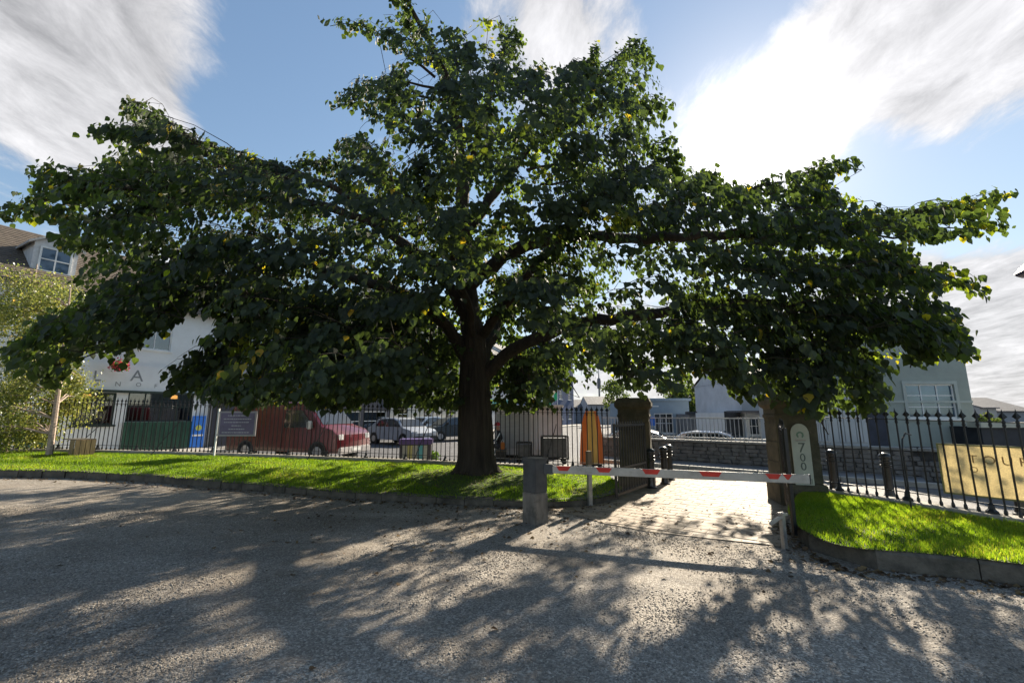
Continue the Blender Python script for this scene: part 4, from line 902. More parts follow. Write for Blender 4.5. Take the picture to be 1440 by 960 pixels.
    def roof(s, rise, rm, over=.3, hip=0, slabs=0):
        rg = -s.depth/2; r_ = None; m = MB()
        ez = s.z1-.02; e0 = [(-.05, over, ez-over*.5), (s.len+.05, over, ez-over*.5)]
        n_ = max(1, slabs)
        a, b = (over, ez - over*rise/(s.depth/2)), (rg, ez+rise)
        for k in range(n_):                        # courses of slates, each lapping the one below
            p0 = (a[0]+(b[0]-a[0])*k/n_, a[1]+(b[1]-a[1])*k/n_); p1 = (a[0]+(b[0]-a[0])*(k+1)/n_, a[1]+(b[1]-a[1])*(k+1)/n_)
            th = .03 if slabs else .08
            vs = []
            for u in (-.05, s.len+.05): vs += [s.P(u, p0[1], p0[0]), s.P(u, p0[1]+th, p0[0]), s.P(u, p1[1]+th*.15, p1[0]), s.P(u, p1[1]-.02, p1[0])]
            m.add(vs, [(0, 1, 2, 3), (7, 6, 5, 4), (0, 4, 5, 1), (1, 5, 6, 2), (2, 6, 7, 3), (3, 7, 4, 0)])
        # back slope and gables
        m.add([s.P(-.05, b[1], b[0]), s.P(s.len+.05, b[1], b[0]), s.P(s.len+.05, ez, -s.depth-over), s.P(-.05, ez, -s.depth-over)], [(0, 1, 2, 3)])
        r_ = m.build('roof', rm, s.root)
        for u in (0, s.len): MB().add([s.P(u, ez-.0, -.01), s.P(u, ez-.0, -s.depth), s.P(u, ez+rise-.06, rg)], [(0, 1, 2)]).build('gable', s.wm, s.root)
        return r_
    def chimney(s, u, z, rm, roof, h=1.2):
        c = s.P(u, z, -s.depth/2); ang = math.atan2(s.d.y, s.d.x)
        ch = MB().box(c+Vector((0, 0, h/2-.3)), (.9, .55, h+.6), ang).build('chimney', rm, roof)
        for k in (-.22, .22): MB().lathe([(.1, 0), (.09, .35)], 8, c + s.d*k + Vector((0, 0, h))).build('chimney_pot', mat('clay_pot', (.30, .14, .08), .8, .2, 6), roof)

SN = -RN
def rowhouse(label, t0, t1, z1, wm, depth=8.0, name='terrace_house'):
    o = row(t0); root = thing(name, label, 'building', (o.x, o.y, 0), 'terrace along the street')
    return Facade(root, o, RD, SN, t1-t0, .05, z1, wm, depth)

trim0 = mat('gutter_black', (.03, .03, .032), .5, .2, 6)
slate_m = mat('old_slate', (.10, .078, .058), .85, .35, 5, .01, 14, stretch=(1, 1, 4), dirt=((.20, .17, .10), 2.0, .58, .6))
dslate_m = mat('dark_slate', (.07, .07, .08), .7, .25, 4, .006, 20)
green_m = mat('shop_green', (.010, .060, .035), .45, .2, 3); dark_green = mat('frame_green', (.010, .025, .020), .4, .2, 5)
rend_m = mat('cool_white_render', (.70, .73, .74), .85, .05, 1.2, .003, 60, dirt=((.50, .52, .53), 1.2, .6, .6))
letter_m = mat('fascia_letter', (.22, .24, .25), .5, .1, 5); letter_l = mat('fascia_letter_light', (.42, .44, .45), .5, .1, 5)
# A: white shop with green front
fa = rowhouse('white rendered shop with green shopfront and slate roof with a dormer', -16, 5.6, 6.6, rend_m, 8.4, 'shop_building')
OFF = 16.0
w1 = fa.rect(108, 552, 158, 597); fa.window(w1, dark_green, 2, 1, dark_green, .07, 'shop_window')
w2 = fa.rect(181, 553, 269, 592); fa.window(w2, dark_green, 4, 2, False, .06, 'shop_window')
fa.panel((w2[0]-.02, .1, w2[2]+.02, w2[1]-.005), .01, .09, 'stall_riser', green_m)
for k in range(1, 7): fa.panel((w2[0]+(w2[2]-w2[0])*k/7-.012, .14, w2[0]+(w2[2]-w2[0])*k/7+.012, w2[1]-.05), .091, .10, 'riser_board', dark_green)
fz0 = fa.hit(180, 551)[1]; fz1 = fa.hit(180, 512)[1]
fascia = fa.panel((w1[0]-1.2, fz0+.06, fa.len-.05, fz1), .01, .05, 'fascia', rend_m)
fa.panel((w1[0]-1.3, fz0-.04, fa.len-.02, fz0+.06), .01, .14, 'fascia_moulding', dark_green, fascia)
for ch, px, py, sz, mm in (('L', 137, 529, .52, letter_m), ('A', 193, 529, .62, letter_m), ('O', 137, 538, .22, letter_m), ('N', 166, 540, .24, letter_m), ('O', 195, 541, .22, letter_m), ('F', 219, 543, .22, letter_m)):
    u, z = fa.hit(px, py, .06); fa.text(ch, sz*1.1, u, z, mm, fascia, .053)
dr = fa.rect(25, 596, 62, 640); fa.panel((dr[0], .1, dr[2], dr[3]), .005, .06, 'door', green_m)
for (px0, px1) in ((120, 160), (200, 240)):
    r = fa.rect(px0, 440, px1, 490); fa.window(r, white_m, 2, 2, True, .05)
fa.finish(); rf = fa.roof(2.9, slate_m, .35, slabs=26)
for f_, du_ in ((fa, fa.len-.12),):
    MB().bar(f_.P(0, f_.z1-.30, .42), f_.P(f_.len, f_.z1-.30, .42), .11, .10).build('gutter', trim0, f_.root); MB().tube([f_.P(du_, f_.z1-.32, .40), f_.P(du_, f_.z1-.6, .09), f_.P(du_, .1, .09)], .045, 8).build('downpipe', trim0, f_.root); fa.chimney(3.0, 9.4, rend_m, rf)
# dormer on the slate roof
dpx = fa.hit(67, 395, -1.2); du = dpx[0]; dz0 = 6.95
dm = MB(); Pd = lambda u, z, o: fa.P(du+u, z, o)
dm.prism([(-.62, dz0), (.62, dz0), (.62, dz0+1.25), (0, dz0+1.62), (-.62, dz0+1.25)], lambda u, v, w: Pd(u, v, w), -.75, -3.4)
dor = dm.build('dormer', mat('dormer_white', (.55, .55, .55), .7, .12, 4), rf)
m = MB()
for sg in (-1, 1): m.add([Pd(sg*.80, dz0+1.13, -.6), Pd(0, dz0+1.66, -.6), Pd(0, dz0+1.66, -3.5), Pd(sg*.80, dz0+1.13, -3.5), Pd(sg*.80, dz0+1.22, -.6), Pd(0, dz0+1.76, -.6), Pd(0, dz0+1.76, -3.5), Pd(sg*.80, dz0+1.22, -3.5)], [(0, 1, 2, 3), (4, 5, 6, 7), (0, 1, 5, 4), (0, 3, 7, 4), (3, 2, 6, 7)])
m.build('dormer_roof', mat('dormer_lead', (.36, .35, .34), .6, .2, 6), rf)
win = MB()
def dslab(a, b, c, d_, o0, o1, mm): mm.prism([(a, b), (c, b), (c, d_), (a, d_)], Pd, o0, o1)
for q in ((-.46, dz0+.12, .46, dz0+.18), (-.46, dz0+1.05, .46, dz0+1.11), (-.46, dz0+.18, -.40, dz0+1.05), (.40, dz0+.18, .46, dz0+1.05), (-.02, dz0+.18, .02, dz0+1.05), (-.40, dz0+.6, -.02, dz0+.64), (.02, dz0+.6, .40, dz0+.64)): dslab(*q, -.745, -.70, win)
win.build('dormer_window', white_m, rf)
for a, b in ((-.40, -.02), (.02, .40)):
    for c, d_ in ((.18, .6), (.64, 1.05)):
        q = MB(); dslab(a, dz0+c, b, dz0+d_, -.745, -.735, q); q.build('dormer_pane', mat('sky_glass', (.05, .09, .15), .04, .2, 1, spec=1.0), rf)
# lit pendant lamps inside the shop windows
lamp_m = bpy.data.materials.new('lamp_glow'); lamp_m.use_nodes = True; _p = lamp_m.node_tree.nodes['Principled BSDF']; _p.inputs['Base Color'].default_value = (.8, .4, .1, 1); _p.inputs['Emission Color'].default_value = (1, .42, .10, 1); _p.inputs['Emission Strength'].default_value = 1.4
for px, py, lb in ((122, 556, 'glowing orange pendant lamp inside the small shop window'), (246, 559, 'glowing orange pendant lamp inside the wide shop window')):
    u, z = fa.hit(px, py, -.5); c = fa.P(u, z, -.5); t = thing('pendant_lamp', lb, 'lamp', c)
    MB().lathe([(.02, .12), (.10, .08), (.16, -.04), (.15, -.05), (.02, -.02)], 12, c).build('shade', lamp_m, t); MB().tube([c+Vector((0, 0, .1)), Vector((c.x, c.y, z+.5))], .008, 5).build('cord', iron_m, t)

# B: navy shop
navy_m = mat('navy_paint', (.018, .022, .040), .45, .2, 3); grey_r = mat('grey_render', (.34, .35, .36), .85, .1, 1.5, .003, 50); blue_m = mat('sign_blue', (.03, .08, .26), .5, .12, 3)
fb = rowhouse('navy shopfront building with white framed windows and a blue fascia', 5.6, 17.4, 7.4, grey_r)
nz = 2.95
for a, b in ((474, 505), (512, 542)):
    r = fb.rect(a, 578, b, 618); fb.window((r[0], max(.5, r[1]), r[2], min(2.75, r[3])), white_m, 1, 2, False, .07, 'shop_window')
r = fb.rect(300, 574, 304, 598); 
for px0, px1 in ((340, 375), (395, 430)):
    r = fb.rect(px0, 575, px1, 615); fb.window((r[0], max(.5, r[1]), r[2], min(2.75, r[3])), white_m, 2, 1, False, .06, 'shop_window')
for k in range(4):
    u = 1.2 + k*2.8; fb.window((u, 4.3, u+1.1, 6.1), white_m, 2, 2, True, .05)
hs_ = [h for h in fb.holes if h[3] < 2.9]
us = [0] + [x for h in sorted(hs_) for x in (h[0], h[2])] + [fb.len]
for a, b in zip(us[::2], us[1::2]):
    if b-a > .05: fb.panel((a+.003, .06, b-.003, nz), .003, .035, 'shopfront_panel', navy_m)
for h in hs_: fb.panel((h[0], .06, h[2], h[1]-.004), .003, .03, 'shopfront_panel', navy_m); fb.panel((h[0], h[3]+.004, h[2], nz), .003, .03, 'shopfront_panel', navy_m)
r = fb.rect(440, 536, 488, 557); sg = fb.panel((r[0], nz+.1, r[2]+1.0, nz+.95), .04, .12, 'fascia_sign', blue_m); fb.panel((r[0]-.05, nz+.0, r[2]+1.05, nz+.1), .04, .16, 'fascia_ledge', white_m)
fb.finish(); rf = fb.roof(2.4, dslate_m, .3)
MB().bar(fb.P(0, fb.z1-.22, .36), fb.P(fb.len, fb.z1-.22, .36), .11, .10).build('gutter', trim0, fb.root); MB().tube([fb.P(.3, fb.z1-.25, .34), fb.P(.3, fb.z1-.5, .1), fb.P(.3, .1, .1)], .045, 8).build('downpipe', trim0, fb.root); fb.chimney(.5, 9.2, grey_r, rf)
# sign panel with a white stripe, and blue board standing at the join
u, z = fa.hit(276, 605, .12)
t = thing('blue_board', 'tall bright blue notice board with a yellow disc against the white shop', 'notice board', fa.P(fa.len-.55, .09, .12))
fa.panel((fa.len-.85, .12, fa.len-.3, 1.55), .1, .15, 'board', mat('bright_blue', (.02, .16, .62), .4, .1, 3), t)
disc = MB().lathe([(.13, 0), (.13, .008)], 16); Mx = Matrix.Translation(fa.P(fa.len-.57, 1.0, .152)) @ Matrix([[RD.x, 0, SN.x, 0], [RD.y, 0, SN.y, 0], [0, 1, 0, 0], [0, 0, 0, 1]])
disc.build('disc', mat('disc_yellow', (.45, .50, .10), .5, .1, 4), t, M=Mx)
fa.panel((fa.len-.80, .62, fa.len-.35, .70), .151, .156, 'white_band', white_m, t)

# C, D, E further up the street
def plain_house(label, t0, t1, z1, wm, nfl, nwin, gm, rise=2.2, gw=True, flat=False, rm=None):
    f = rowhouse(label, t0, t1, z1, wm); W_ = (t1-t0)/nwin
    for fl in range(nfl):
        for k in range(nwin):
            u = W_*(k+.5); zb = .9 + fl*(z1-.6)/nfl; f.window((u-.55, zb, u+.55, zb+1.45), white_m, 2, 2, True, .05)
    if gm: f.panel((.05, 2.65, f.len-.05, 3.1), .01, .08, 'fascia', gm)
    f.finish()
    if not flat: rf = f.roof(rise, rm or dslate_m, .3); f.chimney(.6, z1+rise-.2, wm, rf)
    return f
plain_house('pale cream three storey house beyond the navy shop', 17.4, 26, 8.6, mat('cream_render', (.55, .52, .44), .85, .1, 1.5), 3, 3, mat('fascia_black', (.03, .03, .03), .5))
plain_house('light grey house with teal fascia further up the street', 26, 36, 7.6, mat('lightgrey_render', (.45, .46, .47), .85, .1, 1.5), 2, 3, mat('teal', (.03, .25, .26), .5))
plain_house('white gabled house before the blue end building', 36, 45, 8.0, mat('white_render', (.65, .65, .62), .85, .1, 1.5), 3, 3, blue_m)
fe = plain_house('tall blue end building with flags on its front', 45, 55, 11.5, mat('blue_render', (.055, .085, .17), .8, .15, 1.0), 4, 3, None, flat=True)
# flags on the blue building
fl_o = mat('flag_orange', (.75, .25, .03), .7, .05, 4); fl_w = mat('flag_white', (.75, .75, .75), .7, .05, 4); fl_g = mat('flag_green', (.02, .36, .16), .7, .05, 4)
for i, (px, py, cols, lb) in enumerate(((768, 560, (fl_g, fl_w, fl_o), 'green white and orange flag on a pole by the blue building'), (784, 562, (fl_g, fl_w, fl_g), 'green and white flag on a pole by the blue building'))):
    u, z = fe.hit(px, py, 1.2); c = fe.P(u, 0, 1.2); t = thing('flag', lb, 'flag', c, 'flags by the blue building')
    MB().tube([c, c+Vector((0, 0, z+1.6))], [.05, .035], 6).build('pole', white_m, t)
    cam_r = Vector((1, 0, 0))
    for k in range(3):
        m = MB()
        for j in range(3):
            a = .05+(k+j/3)*.55; b = .05+(k+(j+1)/3)*.55
            wv = lambda x: .12*math.sin(x*3.2)
            vs = []
            for x in (a, b):
                for zz in (z+1.5-x*.5, z+.1-x*.65): vs.append(c + Vector((-x*.75, wv(x), zz)))
            m.add([vs[0], vs[2], vs[3], vs[1]] + [v+Vector((0, .02, 0)) for v in (vs[0], vs[2], vs[3], vs[1])], [(0, 1, 2, 3), (7, 6, 5, 4), (0, 1, 5, 4), (2, 3, 7, 6)])
        m.build('stripe', cols[k], t)

# hanging baskets with red flowers on brackets
red_f = leafmat('red_petal', [(0, (.35, .01, .03)), (1, (.65, .03, .10))], .3, (1.5, 1.2, 1.2), .5); bask_l = leafmat('basket_leaf', [(0, (.04, .08, .02)), (1, (.09, .14, .03))], .4, (2.5, 2.6, 1.2), .5)
def basket(f, px, py, lb, out=.55):
    u, z = f.hit(px, py, out); c = f.P(u, z, out); t = thing('hanging_basket', lb, 'hanging basket', c, 'hanging flower baskets')
    MB().lathe([(.02, -.28), (.14, -.22), (.2, -.08), (.21, 0), (.19, 0)], 10, c).build('basket', mat('basket_fibre', (.08, .05, .03), .9, .3, 12), t)
    MB().tube([f.P(u, z+.55, 0), f.P(u, z+.6, out), c+Vector((0, 0, .5)), c], [.015, .012, .006, .006], 5).build('bracket', iron_m, t)
    for nm, mm, n, r, sz in (('foliage', bask_l, 260, .30, .09), ('flowers', red_f, 200, .34, .085)):
        P2 = RNG.normal(0, 1, (n, 3)); P2 /= np.linalg.norm(P2, axis=1, keepdims=True); P2 *= (r*RNG.random(n)**.4)[:, None]; P2[:, 2] = np.abs(P2[:, 2])*.8 - .08*RNG.random(n)*3; P2 += np.array(c)
        T2 = RNG.normal(0, 1, (n, 3)); T2 /= np.linalg.norm(T2, axis=1, keepdims=True); N2 = np.cross(T2, RNG.normal(0, 1, (n, 3))); N2 /= np.linalg.norm(N2, axis=1, keepdims=True); X2 = np.cross(T2, N2)
        q5 = np.array([(0, 0, 0), (.42, .5, 0), (0, 1, 0), (-.42, .5, 0)]); Vv = P2[:, None]+sz*(q5[None, :, 0:1]*X2[:, None]+q5[None, :, 1:2]*T2[:, None])
        tag(fast_mesh(nm, Vv.reshape(-1, 3), 3, (np.array([(0, 1, 2), (0, 2, 3)])[None]+(np.arange(n)*4)[:, None, None]).ravel(), mm, t, np.repeat(RNG.random(n), 4)), kind='stuff')
basket(fa, 168, 513, 'red hanging flower basket over the white shop fascia'); basket(fb, 338, 551, 'red hanging flower basket above the slatted sign'); basket(fb, 432, 555, 'red hanging flower basket left of the blue fascia'); basket(fb, 497, 562, 'red hanging flower basket right of the blue fascia')

# ---------------------------------------------------------------- right side: retaining wall with railing, houses
wa = Vector((3.4, 16.85, 0)); wb = Vector((10.4, 11.25, 0)); wc = Vector((17.5, 4.2, 0))
rub_m = mat('rubble_stone', (.10, .10, .105), .9, .35, 4, .012, 30, col2=(.27, .26, .25)); mort_m = mat('wall_mortar', (.055, .055, .055), .95, .3, 6, .008, 40)
wall = thing('stone_wall', 'low rubble stone retaining wall across the road from the gate', 'wall', wa)
src_st = []
for k in range(6):
    b = MB().box((0, 0, 0), (1, 1, 1)); o = b.build('stone', rub_m, wall, bevel=.06, M=Matrix.Identity(4))
    for v in o.data.vertices: v.co += Vector((random.uniform(-.05, .05), random.uniform(-.08, .08), random.uniform(-.08, .08)))
    src_st.append(o.data); bpy.data.objects.remove(o)
cnt = 0
for a, b in ((wa, wb), (wb, wc)):
    d = (b-a).normalized(); n_ = Vector((d.y, -d.x, 0)); n_ = n_ if n_.y < 0 else -n_; ang = math.atan2(d.y, d.x); ln = (b-a).length
    MB().box((a+b)/2 + Vector((0, 0, .08)) - n_*.2, (ln, .36, 1.26), ang).build('core', mort_m, wall)
    z = -.02
    for cidx in range(6):
        h = random.uniform(.105, .13); x = random.uniform(-.1, 0)
        while x < ln - .05:
            w_ = random.uniform(.18, .46)
            if cnt < 295 and x + w_ < ln + .1:
                o = bpy.data.objects.new('stone', random.choice(src_st)); cnt += 1
                put(o, wall, Matrix.Translation(a + d*(x+w_/2) - n_*.06 + Vector((0, 0, z+h/2))) @ Matrix.Rotation(ang, 4, 'Z') @ Matrix.Diagonal((w_*.95, .17+random.uniform(-.03, .03), h*.92, 1)))
            x += w_
        z += h
    x = 0
    while x < ln:
        w_ = min(1.0, ln-x); MB().box(a + d*(x+w_/2) - n_*.16 + Vector((0, 0, .745)), (w_-.012, .46, .07), ang).build('coping_stone', mat('coping', (.26, .26, .25), .85, .2, 5, .006, 40), wall, bevel=.01); x += 1.0
# terrace behind the wall
m = MB(); m.add([(*wa.xy, -.5), (*wb.xy, -.5), (*wc.xy, -.5), (60, 10, -.5), (60, 60, -.5), (14, 60, -.5)], [(0, 1, 2, 3, 4, 5)]); o = m.build('lower_yard', asphalt_m, recenter=False); tag(o, kind='structure')
m = MB(); m.add([(*wa.xy, -.55), (14, 60, -.55), (14, 60, -.02), (*wa.xy, -.02)], [(0, 1, 2, 3)]); o = m.build('yard_edge', mort_m, recenter=False); tag(o, kind='structure')
# pale kerb with a tactile strip at the roadside opposite
o = MB(); kd = (wb-wa).normalized(); kn = Vector((kd.y, -kd.x, 0)); kn = kn if kn.y < 0 else -kn
kb = thing('roadside_kerb', None, None, wa + kn*1.6); kb['kind'] = 'structure'
for k in range(12):
    c = wa + kd*(k*.92+.45) + kn*1.35; MB().box(c + Vector((0, 0, .03)), (.9, .16, .12), math.atan2(kd.y, kd.x)).build('kerb_stone', mat('pale_kerb', (.42, .41, .38), .8, .15, 4), kb, bevel=.01)
o = MB(); o.box((wa+wb)/2 + kn*.62 + Vector((0, 0, .03)), ((wb-wa).length, 1.3, .08), math.atan2(kd.y, kd.x)); o = o.build('wall_footway', mat('dark_pavement', (.16, .16, .165), .8, .2, 3), None); tag(o, kind='structure')
# steel railing over the wall
gal_m = mat('pale_railing', (.42, .44, .47), .5, .1, 6, metal=.2)
t = thing('steel_railing', 'pale steel railing of thin uprights on top of the stone wall', 'railing', wa + Vector((0, 0, .78)))
ra, rb_ = wa - kn*.25, wa.lerp(wb, .80) - kn*.25
for z in (.85, 1.50): MB().bar(ra+Vector((0, 0, z)), rb_+Vector((0, 0, z)), .04, .04).build('rail', gal_m, t)
src = None; nb_ = 58
for k in range(nb_+1):
    p = ra.lerp(rb_, k/nb_) + Vector((0, 0, .78)); Mx = Matrix.Translation(p)
    if src is None: src = MB().lathe([(.012, 0), (.012, .72)], 5).build('upright', gal_m, t, M=Mx)
    else: copy_at(src, Mx, t)

def box_building(name, label, px0, px1, ytop, Y, depth, zb, wm, wins=(), flat=True, rise=1.5, rm=None, parapet=None, rz=0.0, cat='building', fm=None, glass=None):
    pm = (px0+px1)/2; z1 = at(pm, ytop, Y).z; x0, x1 = at(px0, 560, Y).x, at(px1, 560, Y).x
    d = Vector((math.cos(rz), math.sin(rz), 0)); root = thing(name, label, cat, (x0, Y, zb))
    f = Facade(root, (x0, Y, 0), d, Vector((d.y, -d.x, 0)), (x1-x0), zb, z1, wm, depth)
    for w in wins:
        r = f.rect(*w[:4]); f.window(r, fm or white_m, w[4], w[5], True, .05, glass=glass, surround=w[6] if len(w) > 6 else None)
    f.finish()
    if parapet: f.panel((-.12, z1-.02, f.len+.12, z1+.14), -.3, .12, 'parapet', parapet)
    if not flat: f.roof(rise, rm or dslate_m, .3)
    return f
sage = mat('sage_render', (.30, .34, .31), .85, .08, 1.5, .003, 60, dirt=((.22, .25, .23), 1.5, .6, .5)); sage_l = mat('sage_trim', (.40, .44, .41), .8, .06, 2)
refl = mat('reflecting_glass', (.10, .16, .22), .03, .15, 1.0, spec=1.0, metal=.55)
fh = box_building('house', 'sage green house with a six-pane sash window above the right railing', 1241, 1366, 462, 15.0, 7, -.5, sage, [(1279, 540, 1340, 588, 3, 3, sage_l)], glass=refl)
fh.panel((0, fh.z1-.02, fh.len, fh.z1+.12), -.3, .1, 'parapet', sage_l); fh.panel((-.0, 2.02, fh.len, 2.1), .002, .03, 'string_course', sage_l)
box_building('garage', 'low dark garage beside the sage house', 1372, 1520, 600, 14.0, 5, -.5, mat('dark_garage', (.035, .035, .04), .7, .3, 2), parapet=mat('cream_trim', (.50, .48, .38), .8, .1, 3))
box_building('shed', 'white boarded shed standing on the stone wall behind the plaque pier', 1140, 1214, 548, 14.0, 3, -.5, mat('white_boards', (.50, .52, .53), .7, .06, 2)).panel((0, .72, .01, .75), 0, .01, 'board', white_m)
fs_ = box_building('outbuilding', 'narrow navy doored outbuilding between the shed and the sage house', 1213, 1242, 560, 14.6, 3, -.5, mat('navy_wall', (.03, .035, .055), .7, .2, 3))
wd = bpy.data.objects
# vertical boards on the shed
sh = [o for o in bpy.data.objects if o.name.startswith('shed')][0]; fsx0, fsx1 = at(1140, 560, 14).x, at(1214, 560, 14).x; zt = at(1177, 548, 14).z; nbd = 9
for k in range(nbd):
    a = fsx0 + (fsx1-fsx0)*k/nbd; b = fsx0 + (fsx1-fsx0)*(k+1)/nbd-.02; MB().box(((a+b)/2, 13.975, (zt+.74)/2), (b-a, .03, zt-.76)).build('board', mat('white_boards', (.5, .5, .5)), sh, bevel=.004)
# white house beyond, pale blue flat-roofed shop, dark sheds
fw = box_building('house', 'small white gabled house just left of the plaque pier', 1046, 1092, 580, 18.5, 5, -.5, white_m, [(1055, 586, 1068, 612, 1, 2), (1072, 586, 1080, 612, 1, 2)], flat=True)
up = box_building('house', 'white upper storey with dark eaves behind the small white house', 1042, 1100, 535, 20.0, 5, -.5, mat('grey_white', (.55, .57, .60), .85, .08, 2), flat=False, rise=1.2, rm=dslate_m)
fw.panel((-.5, fw.z1, fw.len+.5, fw.z1+.08), -.6, .45, 'eave', dslate_m)
pb = box_building('shop_building', 'pale blue flat-roofed shop with a row of tall windows beyond the gate', 898, 968, 563, 27.0, 8, -.5, mat('pale_blue_render', (.22, .29, .36), .85, .08, 1.5), [(921, 581, 946, 609, 3, 2)], parapet=mat('blue_trim', (.26, .33, .40), .8))
t = thing('canopy_post', 'bright blue post with a short white cross arm by the pale blue shop', 'post', at(910, 612, 25)); c = at(910, 612, 25)
MB().tube([Vector((c.x, c.y, -.5)), at(910, 570, 25)], .06, 8).build('post', mat('post_blue', (.10, .25, .62), .5), t); MB().bar(at(904, 571, 24.9), at(926, 571, 24.9), .06).build('arm', white_m, t); MB().box(at(914, 592, 25.1), (.55, .1, .5)).build('sign', mat('sign_bright_blue', (.03, .16, .6), .5), t)
box_building('shed', 'long low dark shed beside the pale blue shop', 968, 1048, 582, 25.0, 6, -.5, mat('shed_wall', (.20, .20, .20), .85, .2, 2), parapet=mat('shed_roof', (.06, .06, .065), .7))
t = thing('ribbed_column', 'ribbed blue-grey container end between the shed and the white house', 'container', at(1034, 600, 21.5)); c0, c1 = at(1023, 600, 21.5), at(1045, 600, 21.5); zt = at(1034, 545, 21.5).z
for k in range(7): MB().box((c0.x+(c1.x-c0.x)*(k+.5)/7, 21.5-.03*(k % 2), (zt-.5)/2), ((c1.x-c0.x)/7-.01, 1.2, zt+.5)).build('rib', mat('container_blue', (.12, .17, .24), .6, .15, 4), t)

# far skyline
far_m = [mat('far_wall_a', (.32, .32, .33), .9, .1, .5), mat('far_wall_b', (.42, .40, .37), .9, .1, .5), mat('far_wall_c', (.25, .27, .30), .9, .1, .5)]
for px0, px1, yt, Y, k, lb, cat in ((803, 828, 572, 75, 2, 'distant slate-roofed house beside the blue end building', 1), (826, 870, 568, 70, 0, 'distant grey house left of the brown gate pier', 1), (1375, 1398, 572, 40, 1, 'distant cream house beyond the dark garage', 1), (1396, 1450, 577, 42, 2, 'distant long grey house at the right end of the skyline', 1), (985, 1040, 579, 60, 0, 'distant grey house behind the low dark shed', 1)):
    Yf = Y; f = box_building('distant_house', lb, px0, px1, yt, Yf, 8, -.6, far_m[k], [], flat=False, rise=1.4)
    W_ = f.len/3
# radio mast
c = at(843, 560, 85); t = thing('radio_mast', 'thin radio mast on the skyline left of the brown gate pier', 'mast', (c.x, 85, 0)); zt = at(843, 518, 85).z
MB().tube([(c.x, 85, 0), (c.x, 85, zt*.75), (c.x, 85, zt)], [.22, .16, .04], 6).build('pole', mat('mast_grey', (.12, .12, .13), .6), t)
for k, z in enumerate((.62, .7)): MB().lathe([(.35, zt*z), (.4, zt*z+.6), (.3, zt*z+1.2)], 8, (c.x, 85, 0)).build('aerial', mat('mast_grey', (.1, .1, .1)), t)
# far trees
ft_m = leafmat('far_leaf', [(0, (.03, .05, .015)), (.6, (.06, .085, .025)), (1, (.12, .11, .03))], .4, (2.6, 2.6, 1.2), .6); tb_m = mat('far_bark', (.06, .045, .03), .9, .3, 5)
for i, (px, Y, h, rx, lb) in enumerate(((945, 38, 5.6, 2.2, 'distant rounded tree above the pale blue shop'), (972, 40, 5.0, 2.2, 'distant yellowish tree right of the pale blue shop'), (1008, 36, 5.2, 2.0, 'distant tree above the long dark shed'), (1383, 22, 2.2, .9, 'small green shrub on top of the garage wall'), (1060, 34, 6.0, 2.3, 'distant tree behind the white upper storey'), (862, 60, 6.5, 2.6, 'distant tree behind the brown gate pier'))):
    c = at(px, 600, Y); small_tree('distant_tree', lb, (c.x, Y, -.5 if i != 5 else 0), h, rx, h*.36, 1400, .32 if Y > 25 else .12, ft_m, tb_m, .14, 40+i, blobs=16, grp='trees beyond the street')

# street lamp whose arm tip shows at the right edge
t = thing('street_lamp', 'dark lantern on a post, only its tip reaching in at the right edge', 'lamp', (12.55, 9.0, 0)); hz = at(1441, 384, 9.0)
MB().tube([(hz.x+.37, 9.0, 0), (hz.x+.37, 9.0, hz.z-.5)], [.06, .045], 8).build('post', iron_m, t); MB().lathe([(.05, -.5), (.09, -.45), (.19, -.02), (.36, 0.0), (.40, .06), (.2, .28), (.02, .36)], 8, (hz.x+.37, 9.0, hz.z)).build('lantern', mat('lantern_dark', (.03, .02, .06), .4, .2, 5), t)

# ---------------------------------------------------------------- boards on the railings
pur_m = mat('plum_board', (.14, .11, .20), .5, .15, 2.5); pbord = mat('plum_border', (.34, .31, .33), .5, .1, 3); txt_m = mat('board_text', (.50, .48, .52), .6, .05, 5)
c0 = at(335, 595, 13.05); pr = Vector((1, -.03, 0)).normalized()
t = thing('notice_sign', 'plum notice board with pale lines of text fixed to the railing', 'sign', (c0.x, c0.y, .5)); fn = lambda u, v, w: Vector((c0.x, c0.y-.02, 0)) + pr*u + Vector((0, -w, v))
zb, zt = at(335, 613, 13.05).z, at(335, 578, 13.05).z; hw = .58
bd = MB().prism([(-hw, zb), (hw, zb), (hw, zt), (-hw, zt)], fn, 0, .03).build('board', pbord, t, bevel=.004)
MB().prism([(-hw+.06, zb+.05), (hw-.06, zb+.05), (hw-.06, zt-.05), (-hw+.06, zt-.05)], fn, .031, .034).build('panel', pur_m, bd)
for k, (a, b) in enumerate(((-.3, .3), (-.42, .42), (-.4, .36), (-.16, .14), (-.24, .24), (-.44, .4))):
    z = zt - .13 - k*(zt-zb-.22)/5.2; m = MB(); x = a
    while x < b:
        w_ = random.uniform(.03, .09); m.prism([(x, z-.012), (min(b, x+w_), z-.012), (min(b, x+w_), z+.012), (x, z+.012)], fn, .0345, .0365); x += w_+.018
    m.build('text_line', txt_m, bd)
for sx in (-hw-.03,): MB().prism([(sx-.02, .42), (sx+.02, .42), (sx+.02, zt+.08), (sx-.02, zt+.08)], fn, -.01, .03).build('post', white_m, t)
